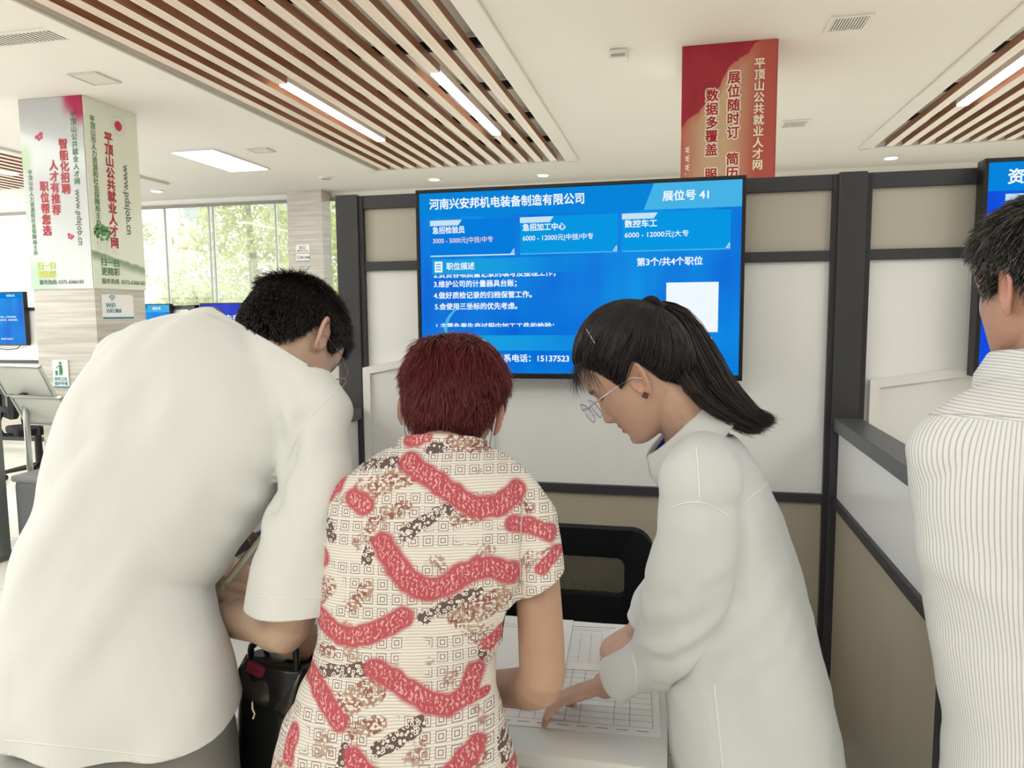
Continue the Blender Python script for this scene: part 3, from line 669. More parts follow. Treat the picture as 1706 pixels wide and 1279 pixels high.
def art_pale(nt, g):
    s = sep(nt, g); u, v = s[1], s[2]; n = nmath(nt, 'MULTIPLY', nmath(nt, 'SUBTRACT', noise_of(nt, g, 9), .5), .6)
    c = nmix(nt, v, srgb(226, 234, 216), srgb(222, 224, 210))
    hill = nmath(nt, 'SUBTRACT', v, nmath(nt, 'ADD', .185, nmath(nt, 'MULTIPLY', u, -.075)))
    band = nmath(nt, 'MULTIPLY', smooth(nt, nmath(nt, 'ADD', hill, nmath(nt, 'MULTIPLY', n, .03)), -.05, 0), smooth(nt, nmath(nt, 'ADD', hill, nmath(nt, 'MULTIPLY', n, .05)), .025, .01))
    c = nmix(nt, nmath(nt, 'MULTIPLY', band, .8), c, srgb(104, 142, 84))
    c = nmix(nt, smooth(nt, nmath(nt, 'ADD', blob(nt, u, v, .62, .90, .085, .030), nmath(nt, 'MULTIPLY', n, .5)), 1.1, .7), c, srgb(196, 40, 74))
    return c
RED = mat('letter_red', srgb(170, 26, 40), .4); GREEN = mat('letter_green', srgb(74, 124, 72), .4); CREAM = mat('letter_cream', srgb(244, 236, 214), .3); YEL = mat('letter_yellow', srgb(206, 206, 60), .4); GREY = mat('letter_grey', srgb(96, 98, 96), .4); TEAL = mat('letter_teal', srgb(40, 130, 150), .4); PINK = mat('butterfly_pink', srgb(196, 40, 90), .4)

# red banner round the right pillar (front face)
r = thing('pillar_banner', 'red and beige banner on the pillar above the large screen', 'banner', (.288, 4.45, 1.7), 'printed banners on the pillars')
MB().box((.03, 4.448, 1.70), (.546, 4.462, 2.998)).build('printed_sheet', art('banner_red', art_red), r)
MB().box((.542, 4.455, 1.70), (.552, 4.965, 2.998)).build('side_sheet', mat('banner_side', srgb(170, 60, 58), .3), r)
yb_ = 4.446
def vcol(body, size, x, ztop, m, root, out=None, bold=.03, pitch=1.08, face='front', x0=0):
    if face == 'front': X, at, back = (1, 0, 0), (x, x0, ztop), (0, .0008, 0)
    else: X, at, back = (0, 1, 0), (x0, x, ztop), (-.0008, 0, 0)
    if out: text(body, size, tuple(a+b for a, b in zip(at, back)), X, (0, 0, 1), out, root, 'lettering_outline', bold*size+.10*size, vertical=True, pitch=pitch)
    return text(body, size, at, X, (0, 0, 1), m, root, 'lettering', bold*size, vertical=True, pitch=pitch)
SIDEG = mat('letter_side', srgb(120, 104, 96), .5)
vcol('平顶山公共就业人才网', .060, .455, 2.905, CREAM, r, bold=.03, pitch=1.03, x0=yb_)
vcol('展位随时订', .072, .318, 2.845, RED, r, CREAM, pitch=1.05, x0=yb_); vcol('简历任意投', .072, .318, 2.395, RED, r, CREAM, pitch=1.05, x0=yb_)
vcol('数据多覆盖', .072, .200, 2.755, RED, r, CREAM, pitch=1.05, x0=yb_); vcol('服务更贴心', .072, .200, 2.315, RED, r, CREAM, pitch=1.05, x0=yb_)
text('w w w . p d s j o b . c n', .05, (.055, yb_, 2.44), (0, 0, -1), (1, 0, 0), CREAM, r, bold=.001)

# left pillar: lilac banner (front) and pale banner (side)
r = thing('pillar_banner', 'lilac banner with red slogans on the front of the left pillar', 'banner', (-4.225, 4.40, 1.69), 'printed banners on the pillars')
MB().box((-4.483, 4.398, 1.69), (-3.966, 4.411, 2.998)).build('printed_sheet', art('banner_lilac', art_lilac), r)
yf = 4.396
vcol('平顶山公共就业人才网', .049, -4.040, 2.90, GREEN, r, pitch=1.02, x0=yf, bold=.02)
text('www.pdsjob.cn', .062, (-4.062, yf, 2.37), (0, 0, -1), (1, 0, 0), GREY, r, bold=.0008)
vcol('智能化招聘', .074, -4.135, 2.72, RED, r, pitch=1.03, x0=yf, bold=.045); vcol('人才有推荐', .074, -4.225, 2.58, RED, r, pitch=1.03, x0=yf, bold=.045); vcol('职位帮您选', .074, -4.315, 2.44, RED, r, pitch=1.03, x0=yf, bold=.045)
vcol('平顶山市人力资源和社会保障局主办', .037, -4.425, 2.52, GREEN, r, pitch=1.0, x0=yf, bold=.02)
text('扫一扫', .052, (-4.42, yf, 1.835), (1, 0, 0), (0, 0, 1), YEL, r, bold=.0015); text('更精彩', .052, (-4.42, yf, 1.775), (1, 0, 0), (0, 0, 1), YEL, r, bold=.0015)
text('服务热线: 0375-6366165', .036, (-4.41, yf, 1.725), (1, 0, 0), (0, 0, 1), GREY, r, bold=.0007)
def butterfly(cx, cz, s, a, root):
    mb = MB()
    for k, (px, pz, w, h) in enumerate(((-.6, .35, .62, .42), (.6, .35, .62, .42), (-.4, -.4, .4, .32), (.4, -.4, .4, .32))):
        pts = []
        for t in np.linspace(0, 2*math.pi, 13)[:-1]:
            x, z = px+w*math.cos(t), pz+h*math.sin(t); x, z = x*math.cos(a)-z*math.sin(a), x*math.sin(a)+z*math.cos(a); pts.append((cx+x*s, yf-.0002*k, cz+z*s))
        mb.poly(pts)
    mb.build('butterfly_motif', PINK, root)
butterfly(-4.325, 2.74, .030, .5, r); butterfly(-4.125, 2.05, .024, -.4, r)
r = thing('pillar_banner', 'pale green banner with sun and tree on the side of the left pillar', 'banner', (-3.963, 4.66, 1.69), 'printed banners on the pillars')
MB().box((-3.970, 4.405, 1.69), (-3.957, 4.915, 2.998)).build('printed_sheet', art('banner_pale', art_pale), r)
xf = -3.955
vcol('平顶山市人力资源和社会保障局主办', .049, 4.475, 2.88, GREEN, r, pitch=.96, face='side', x0=xf, bold=.02)
vcol('平顶山公共就业人才网', .082, 4.615, 2.80, RED, r, pitch=1.0, face='side', x0=xf, bold=.045)
text('www.pdsjob.cn', .082, (xf, 4.745, 2.60), (0, 0, -1), (0, 1, 0), GREY, r, bold=.001)
text('扫一扫', .060, (xf, 4.47, 1.855), (0, 1, 0), (0, 0, 1), GREEN, r, bold=.0015); text('更精彩', .060, (xf, 4.47, 1.79), (0, 1, 0), (0, 0, 1), GREEN, r, bold=.0015)
text('服务热线: 0375-6366165', .042, (xf, 4.47, 1.728), (0, 1, 0), (0, 0, 1), GREY, r, bold=.0006)
mb = MB()
for k in range(16):
    a = 2*math.pi*k/16; c_, s_ = math.cos(a), math.sin(a); cy_, cz_ = 4.72, 2.868
    d = .004; mb.poly([(xf, cy_+.055*c_-d*s_*.4, cz_+.055*s_+d*c_*.4), (xf, cy_+.085*c_, cz_+.085*s_), (xf, cy_+.055*c_+d*s_*.4, cz_+.055*s_-d*c_*.4)])
mb.build('sun_rays', GREY, r)
mb = MB()
for k in range(90):
    t = rng.uniform(0, 2*math.pi); q = math.sqrt(rng.uniform(0, 1)); cy_, cz_, s_ = 4.505+.075*q*math.cos(t), 2.085+.055*q*math.sin(t), rng.uniform(.006, .013)
    mb.poly([(xf-.0003*(k % 5), cy_+s_*math.cos(b_), cz_+s_*math.sin(b_)) for b_ in np.linspace(0, 2*math.pi, 7)[:-1]])
mb.build('tree_motif', mat('motif_green', srgb(96, 146, 92), .5), r)
mb = MB()
for k in range(9): y_ = 4.45+.02*k; mb.box((xf-.0008, y_, 1.965-.004*k), (xf, y_+.006, 2.03-.003*k))
mb.box((xf-.0008, 4.45, 2.01), (xf, 4.63, 2.016)); mb.build('fence_motif', mat('motif_white', srgb(246, 246, 240), .5), r)
# notices
def notice(label, lo, hi, axis, m):
    r = thing('wall_notice', label, 'sign', tuple((a+b)/2 for a, b in zip(lo, hi)), 'small notices stuck on the pillars'); MB().box(lo, hi, .001).build('plate', m, r); return r
PL = mat('notice_white', srgb(238, 240, 238), .3)
r = notice('white wireless network notice on the left pillar under the pale banner', (-3.970, 4.467, 1.472), (-3.963, 4.775, 1.650), 'x', PL); xn = -3.962
text('WiFi', .048, (xn, 4.50, 1.555), (0, 1, 0), (0, 0, 1), TEAL, r, bold=.0015); text('无线已覆盖', .030, (xn, 4.50, 1.522), (0, 1, 0), (0, 0, 1), TEAL, r, bold=.001)
mb = MB()
for rr_ in (.012, .026, .040):
    for t0, t1 in zip(np.linspace(.8, 2.34, 9)[:-1], np.linspace(.8, 2.34, 9)[1:]):
        mb.poly([(xn, 4.565+q*math.cos(t), 1.598+q*math.sin(t)) for q, t in ((rr_, t0), (rr_+.007, t0), (rr_+.007, t1), (rr_, t1))])
mb.build('signal_icon', TEAL, r); MB().box((xn-.001, 4.468, 1.474), (xn+.0002, 4.774, 1.488)).build('bottom_band', TEAL, r)
r = notice('white litter notice with a green figure low on the left pillar', (-4.357, 4.402, .985), (-4.225, 4.410, 1.185), 'y', PL); yn = 4.401
mb = MB()
mb.poly([(-4.288+.011*math.cos(t), yn, 1.163+.011*math.sin(t)) for t in np.linspace(0, 2*math.pi, 13)[:-1]])
for pts in ([(-4.300, 1.150), (-4.276, 1.150), (-4.270, 1.105), (-4.276, 1.075), (-4.286, 1.075), (-4.287, 1.105), (-4.292, 1.075), (-4.302, 1.075), (-4.300, 1.11)], [(-4.300, 1.150), (-4.302, 1.140), (-4.325, 1.122), (-4.328, 1.128)], [(-4.336, 1.108), (-4.312, 1.108), (-4.315, 1.075), (-4.333, 1.075)]): mb.poly([(a, yn, b) for a, b in pts])
mb.build('litter_icon', mat('notice_green', srgb(30, 130, 96), .4), r)
text('讲究卫生', .028, (-4.347, yn, 1.038), (1, 0, 0), (0, 0, 1), TEAL, r, bold=.001); text('爱护环境', .028, (-4.347, yn, 1.006), (1, 0, 0), (0, 0, 1), TEAL, r, bold=.001); MB().box((-4.357, yn, .986), (-4.225, yn+.002, .996)).build('bottom_band', TEAL, r)
yn = 8.346
r = notice('upper small notice with a red arrow on the far stone pillar', (-4.56, yn, 2.255), (-4.38, yn+.004, 2.345), 'y', PL); text('出口', .045, (-4.52, yn-.001, 2.292), (1, 0, 0), (0, 0, 1), mat('notice_navy', srgb(60, 60, 130), .4), r, bold=.001); MB().poly([(-4.55, yn-.001, 2.272), (-4.52, yn-.001, 2.257), (-4.52, yn-.001, 2.268), (-4.40, yn-.001, 2.268), (-4.40, yn-.001, 2.276), (-4.52, yn-.001, 2.276), (-4.52, yn-.001, 2.287)]).build('arrow', PINK, r)
r = notice('lower small no smoking notice on the far stone pillar', (-4.56, yn, 2.14), (-4.38, yn+.004, 2.235), 'y', PL); text('禁止吸烟', .032, (-4.505, yn-.001, 2.178), (1, 0, 0), (0, 0, 1), GREY, r, bold=.001)
mb = MB()
for t0, t1 in zip(np.linspace(0, 2*math.pi, 17)[:-1], np.linspace(0, 2*math.pi, 17)[1:]): mb.poly([(-4.53+q*math.cos(t), yn-.001, 2.19+q*math.sin(t)) for q, t in ((.016, t0), (.022, t0), (.022, t1), (.016, t1))])
mb.build('ban_ring', RED, r); MB().box((-4.56, yn-.001, 2.141), (-4.38, yn, 2.15)).build('bottom_band', TEAL, r)

# ------------------------------------------------------------------ outside the windows
struct(MB().box((-40, 8.9, -.5), (30, 60, -.1)).build('ground_outside', mat('pale_paving', srgb(214, 212, 200), .9)))
bl_ = thing('building', 'pale gridded office building seen through the window at the left', 'building', (-15, 24, 0))
mb = MB().box((-30, 24, -.1), (-11.5, 34, 9.5)); mb.build('wall', mat('facade_white', srgb(234, 236, 234), .8), bl_)
mb = MB()
for k in range(20): mb.box((-30, 23.96, .4+.5*k), (-11.5, 24.0, .43+.5*k))
for k in range(26): mb.box((-30+.72*k, 23.96, 0), (-29.96+.72*k, 24, 9.4))
mb.build('facade_joints', mat('facade_joint', srgb(196, 202, 204), .8), bl_)
for x in (-17.5, -14.2):
    for z in (1.6, 5.0): MB().box((x, 23.9, z), (x+1.0, 23.97, z+1.3)).build('window', mat('far_glass', srgb(150, 160, 166), .2), bl_)
def leaf_mat(name, c0, c1):
    m = bpy.data.materials.new(name); m.use_nodes = True; nt = m.node_tree; b = nt.nodes['Principled BSDF']
    tc = nt.nodes.new('ShaderNodeTexCoord'); n = noise_of(nt, tc.outputs['Object'], 1.6, 3); nt.links.new(nmix(nt, smooth(nt, n, .35, .65), c0, c1), b.inputs['Base Color'])
    b.inputs['Roughness'].default_value = .6; b.inputs['Transmission Weight'].default_value = 0
    tr = nt.nodes.new('ShaderNodeBsdfTranslucent'); nt.links.new(nmix(nt, smooth(nt, n, .35, .65), c0, c1), tr.inputs[0])
    mx = nt.nodes.new('ShaderNodeMixShader'); mx.inputs[0].default_value = .5; nt.links.new(b.outputs[0], mx.inputs[1]); nt.links.new(tr.outputs[0], mx.inputs[2]); nt.links.new(mx.outputs[0], nt.nodes['Material Output'].inputs[0])
    return m
LEAF = leaf_mat('leaf_yellow_green', srgb(140, 152, 74), srgb(206, 212, 148))
BARK = mat('bark', srgb(110, 96, 80), .9, noise=.2, nscale=8)
def tree(x, y, h, rad, n, label):
    r = thing('tree', label, 'tree', (x, y, -.1), 'trees outside the window'); 
    MB().tube([(x, y, -.1), (x+.05, y, h*.4), (x-.05, y, h*.75)], [.16, .12, .05], 10).build('trunk', BARK, r)
    cl = [(rng.normal(0, 1, 3)*np.array([rad*.5, rad*.4, h*.22])+np.array([x, y, h*.62])) for _ in range(26)]
    c = np.array([cl[i] for i in rng.integers(0, len(cl), n)])+rng.normal(0, 1, (n, 3))*rad*.16
    d1 = rng.normal(0, 1, (n, 3)); d1 /= np.linalg.norm(d1, axis=1)[:, None]; d2 = np.cross(d1, rng.normal(0, 1, (n, 3))); d2 /= np.linalg.norm(d2, axis=1)[:, None]
    s = rng.uniform(.05, .10, (n, 1)); v = np.stack([c-d1*s, c+d2*s*.45, c+d1*s, c-d2*s*.45], 1).reshape(-1, 3); v[:, 2] = np.maximum(v[:, 2], .1)
    mb = MB(); mb.add(v, [(4*i, 4*i+1, 4*i+2, 4*i+3) for i in range(n)]); mb.build('crown', LEAF, r)
tree(-9.6, 15.5, 5.4, 2.0, 5200, 'yellow-green tree left of centre outside the window'); tree(-6.6, 14.2, 5.6, 1.9, 5200, 'yellow-green tree outside the window nearest the far stone pillar'); tree(-8.3, 19, 6.6, 2.6, 5200, 'taller tree behind the other two outside the window'); tree(-12.2, 17, 3.0, 1.4, 2600, 'low tree at the left outside the window')
# ------------------------------------------------------------------ figure tools
A3 = lambda *p: np.array(p, float)
_a = math.atan2(RW[1, 0], RW[0, 0])
CR = A3(math.cos(_a), math.sin(_a), 0); CD = A3(-math.sin(_a), math.cos(_a), 0); UP = A3(0, 0, 1)
def unit(v): v = np.asarray(v, float); return v/np.linalg.norm(v)
def heading(psi, theta=0, roll=0):
    """forward, up and left axes for a body turned psi from straight ahead (clockwise) and bowed by theta"""
    p, t, r = math.radians(psi), math.radians(theta), math.radians(roll)
    h = math.sin(p)*CR+math.cos(p)*CD; left = -math.cos(p)*CR+math.sin(p)*CD
    f = math.cos(t)*h-math.sin(t)*UP; u = math.sin(t)*h+math.cos(t)*UP
    u2 = u*math.cos(r)+left*math.sin(r); l2 = left*math.cos(r)-u*math.sin(r)
    return f, u2, l2
def catmull(K, sub):
    K = np.asarray(K, float); n = len(K); out = []
    for i in range(n-1):
        p0, p1, p2, p3 = K[max(i-1, 0)], K[i], K[i+1], K[min(i+2, n-1)]
        for j in range(sub):
            t = j/sub; out.append(.5*((2*p1)+(-p0+p2)*t+(2*p0-5*p1+4*p2-p3)*t*t+(-p0+3*p1-3*p2+p3)*t**3))
    out.append(K[-1]); return np.array(out)
def loft(mb, keys, side, sub=4, n=28, ex=2.0):
    """closed tube through keys (x,y,z,half_width,half_depth); side = width axis (one vector or one per key)"""
    K = [list(k) for k in keys]; S = np.asarray(side, float)
    if S.ndim == 1: S = np.repeat(S[None], len(K), 0)
    Q = catmull(np.hstack([np.array(K, float), S]), sub); C = Q[:, :3]; vs = []; fs = []
    for i in range(len(Q)):
        t = unit(C[min(i+1, len(Q)-1)]-C[max(i-1, 0)]); s = Q[i, 5:8]; s = unit(s-t*(s@t)); w = np.cross(t, s)
        for k in range(n):
            a = 2*math.pi*k/n; c_, s_ = math.cos(a), math.sin(a); r = (abs(c_)**ex+abs(s_)**ex)**(-1/ex)
            vs.append(C[i]+s*c_*r*max(Q[i, 3], .001)+w*s_*r*max(Q[i, 4], .001))
    m = len(Q)
    for i in range(m-1):
        for k in range(n): fs.append((i*n+k, i*n+(k+1) % n, (i+1)*n+(k+1) % n, (i+1)*n+k))
    b = len(vs); vs += [C[0], C[-1]]
    for k in range(n): fs.append((b, (k+1) % n, k)); fs.append((b+1, (m-1)*n+k, (m-1)*n+(k+1) % n))
    mb.add(vs, fs)
def limb(mb, keys, sub=4, n=18):
    """round tapering tube with rounded ends: keys (point, radius)"""
    K = [(*k[0], k[1], k[1]) for k in keys]; t = np.array(K[-1][:3])-np.array(K[0][:3]); s = np.cross(t, [.3, .5, .81]); loft(mb, K, unit(s), sub, n)
    for k in (keys[0], keys[-1]): ball(mb, k[0], (k[1],)*3)
def ball(mb, c, r, ax=None, n=16):
    c = np.asarray(c, float); ax = np.eye(3) if ax is None else np.array(ax); vs = []; fs = []
    for i in range(1, n):
        th = math.pi*i/n
        for k in range(2*n):
            p = math.pi*k/n; d = A3(math.sin(th)*math.cos(p)*r[0], math.sin(th)*math.sin(p)*r[1], math.cos(th)*r[2]); vs.append(c+ax.T@d)
    m = 2*n
    for i in range(n-2):
        for k in range(m): fs.append((i*m+k, (i+1)*m+k, (i+1)*m+(k+1) % m, i*m+(k+1) % m))
    b = len(vs); vs += [c+ax.T@A3(0, 0, r[2]), c-ax.T@A3(0, 0, r[2])]
    for k in range(m): fs.append((b, k, (k+1) % m)); fs.append((b+1, (n-2)*m+(k+1) % m, (n-2)*m+k))
    mb.add(vs, fs)

def remesh(mb, voxel, iters=2, lam=.5):
    me = bpy.data.meshes.new('tmp'); me.from_pydata(mb.v, [], mb.f)
    o = bpy.data.objects.new('tmp', me); COL.objects.link(o)
    m = o.modifiers.new('r', 'REMESH'); m.mode = 'VOXEL'; m.voxel_size = voxel; m.adaptivity = 0
    dg = bpy.context.evaluated_depsgraph_get(); dg.update(); r = bpy.data.meshes.new_from_object(o.evaluated_get(dg))
    bpy.data.objects.remove(o); bpy.data.meshes.remove(me)
    co = getco(r); E_ = edges(r); co = lap(co, E_, iters, lam); setco(r, co); return r
def getco(me): a = np.empty(len(me.vertices)*3, np.float32); me.vertices.foreach_get('co', a); return a.reshape(-1, 3).astype(float)
def setco(me, co): me.vertices.foreach_set('co', co.astype(np.float32).ravel()); me.update()
def edges(me): a = np.empty(len(me.edges)*2, np.int32); me.edges.foreach_get('vertices', a); return a.reshape(-1, 2)
def lap(co, E_, it, lam, w=None):
    n = len(co); deg = np.bincount(E_.ravel(), minlength=n).clip(1)[:, None]
    for _ in range(it):
        s = np.empty_like(co)
        for k in range(3): s[:, k] = np.bincount(E_[:, 0], co[E_[:, 1], k], n)+np.bincount(E_[:, 1], co[E_[:, 0], k], n)
        d = (s/deg-co)*lam
        co = co+(d if w is None else d*w[:, None])
    return co
def vnormals(me): a = np.empty(len(me.vertices)*3, np.float32); me.vertex_normals.foreach_get('vector', a); return a.reshape(-1, 3).astype(float)
def vnoise(p, seed=0):
    """smooth value noise, -1..1"""
    p = np.asarray(p, float)+seed*17.31; i = np.floor(p).astype(np.int64); f = p-i; f = f*f*f*(f*(f*6-15)+10); out = 0
    def h(a, b, c):
        x = (a*374761393+b*668265263+c*2147483647+seed*144665) & 0xffffffff; x = ((x ^ (x >> 13))*1274126177) & 0xffffffff; return ((x ^ (x >> 16)) & 0xffff)/32767.5-1
    for dx in (0, 1):
        for dy in (0, 1):
            for dz in (0, 1):
                w = (f[:, 0] if dx else 1-f[:, 0])*(f[:, 1] if dy else 1-f[:, 1])*(f[:, 2] if dz else 1-f[:, 2])
                out = out+w*h(i[:, 0]+dx, i[:, 1]+dy, i[:, 2]+dz)
    return out
def ridge(x): return 1-np.abs(x)*2
def sstep(x, a, b): t = np.clip((x-a)/(b-a), 0, 1); return t*t*(3-2*t)
def seg_dist(p, a, b):
    a, b = np.asarray(a, float), np.asarray(b, float); d = b-a; t = np.clip(((p-a)@d)/(d@d), 0, 1); return np.linalg.norm(p-(a+t[:, None]*d), axis=1), t
def setattr_col(me, name, arr):
    at = me.attributes.new(name, 'FLOAT_COLOR', 'POINT'); a = np.ones((len(arr), 4), np.float32); a[:, :arr.shape[1]] = arr; at.data.foreach_set('color', a.ravel())
def setattr_vec(me, name, arr):
    at = me.attributes.new(name, 'FLOAT_VECTOR', 'POINT'); at.data.foreach_set('vector', arr.astype(np.float32).ravel())
def cut(me, co, no, centre=None, radius=1e9, keep=None):
    """remove the mesh on the side the normal points to, near centre only"""
    bm = bmesh.new(); bm.from_mesh(me); c = Vector(centre) if centre is not None else None
    vs = {v for v in bm.verts if (c is None or (v.co-c).length < radius) and (keep is None or keep(np.array(v.co)))}
    fs = [f for f in bm.faces if all(v in vs for v in f.verts)]; es = {e for f in fs for e in f.edges}; vv = {v for f in fs for v in f.verts}
    bmesh.ops.bisect_plane(bm, geom=list(vv)+list(es)+fs, plane_co=Vector(co), plane_no=Vector(no), clear_outer=True, dist=1e-6)
    bm.to_mesh(me); bm.free(); me.update()
def link(me, name, m, parent=None, smooth_=True):
    me.name = name; off = wloc(parent) if parent is not None else Vector((0, 0, 0)); co = getco(me)-np.array(off); setco(me, co)
    me.materials.clear()
    for mm in (m if isinstance(m, (list, tuple)) else [m]): me.materials.append(mm)
    me.polygons.foreach_set('use_smooth', [smooth_]*len(me.polygons)); me.update()
    o = bpy.data.objects.new(name, me); COL.objects.link(o)
    if parent is not None: o.parent = parent
    return o

# --- head: rows of (height, front, back, half width), metres, eye line at 0
HT = np.array([(-.118, .062, .030, .004), (-.114, .072, .018, .020), (-.106, .079, .004, .033), (-.095, .0815, -.012, .043), (-.082, .082, -.030, .052), (-.068, .083, -.046, .059),
               (-.052, .0845, -.060, .065), (-.036, .0855, -.072, .069), (-.018, .085, -.083, .0725), (-.004, .0845, -.090, .0745), (.010, .0895, -.094, .0760), (.030, .0925, -.099, .0772), (.050, .090, -.099, .0765),
               (.070, .082, -.094, .0725), (.088, .067, -.083, .064), (.102, .047, -.066, .050), (.111, .027, -.046, .034), (.116, .008, -.026, .018), (.1175, -.006, -.012, .003)])
def head_pt(z, phi, nose=1.0):
    F = np.interp(z, HT[:, 0], HT[:, 1]); B = np.interp(z, HT[:, 0], HT[:, 2]); w = np.interp(z, HT[:, 0], HT[:, 3])
    wid = np.clip((z+.118)/.05, 0, 1); c = (F+B)/2-.008*wid; a = np.where(np.cos(phi) > 0, F-c, c-B); e = 2.25
    r = ((np.abs(np.cos(phi))/np.maximum(a, 1e-4))**e+(np.abs(np.sin(phi))/np.maximum(w, 1e-4))**e)**(-1/e)
    f = c+r*np.cos(phi); s = r*np.sin(phi); fr = np.clip(np.cos(phi), 0, 1)**.5
    g = lambda x, m, q: np.exp(-((x-m)/q)**2)
    nz = np.interp(z, [-.058, -.053, -.047, -.041, -.030, -.015, -.002, .008], [0, .010, .0205, .0215, .0165, .0105, .0045, 0])*nose
    sg = np.interp(z, [-.056, -.045, -.03, 0], [.0135, .0125, .0085, .0070])
    f = f+fr*nz*np.exp(-(np.abs(s)/sg)**2.4)
    f = f+fr*(.0065*g(z, -.0655, .0048)*g(s, 0, .019)+.0068*g(z, -.0775, .0050)*g(s, 0, .016)-.0035*g(z, -.0715, .0022)*g(s, 0, .022)-.003*g(z, -.088, .006)*g(s, 0, .02)+.0055*g(z, -.103, .010)*g(s, 0, .020))
    f = f+fr*(-.0085*g(z, -.004, .011)*g(np.abs(s), .031, .014)+.0048*g(z, -.004, .0065)*g(np.abs(s), .031, .010)+.003*g(z, .014, .007)*g(np.abs(s), .028, .018)+.003*g(z, -.03, .014)*g(np.abs(s), .045, .016))
    return np.stack([f, s, z], -1)
HAIRL = np.array([(-.12, -.052), (-.095, -.058), (-.07, -.074), (-.05, -.070), (-.035, -.045), (-.024, -.004), (-.010, .020), (.006, .018), (.014, -.012), (.028, -.016), (.036, .010), (.046, .034), (.06, .052), (.08, .062), (.12, .068)])
def hair_line(f): return np.interp(f, HAIRL[:, 0], HAIRL[:, 1])

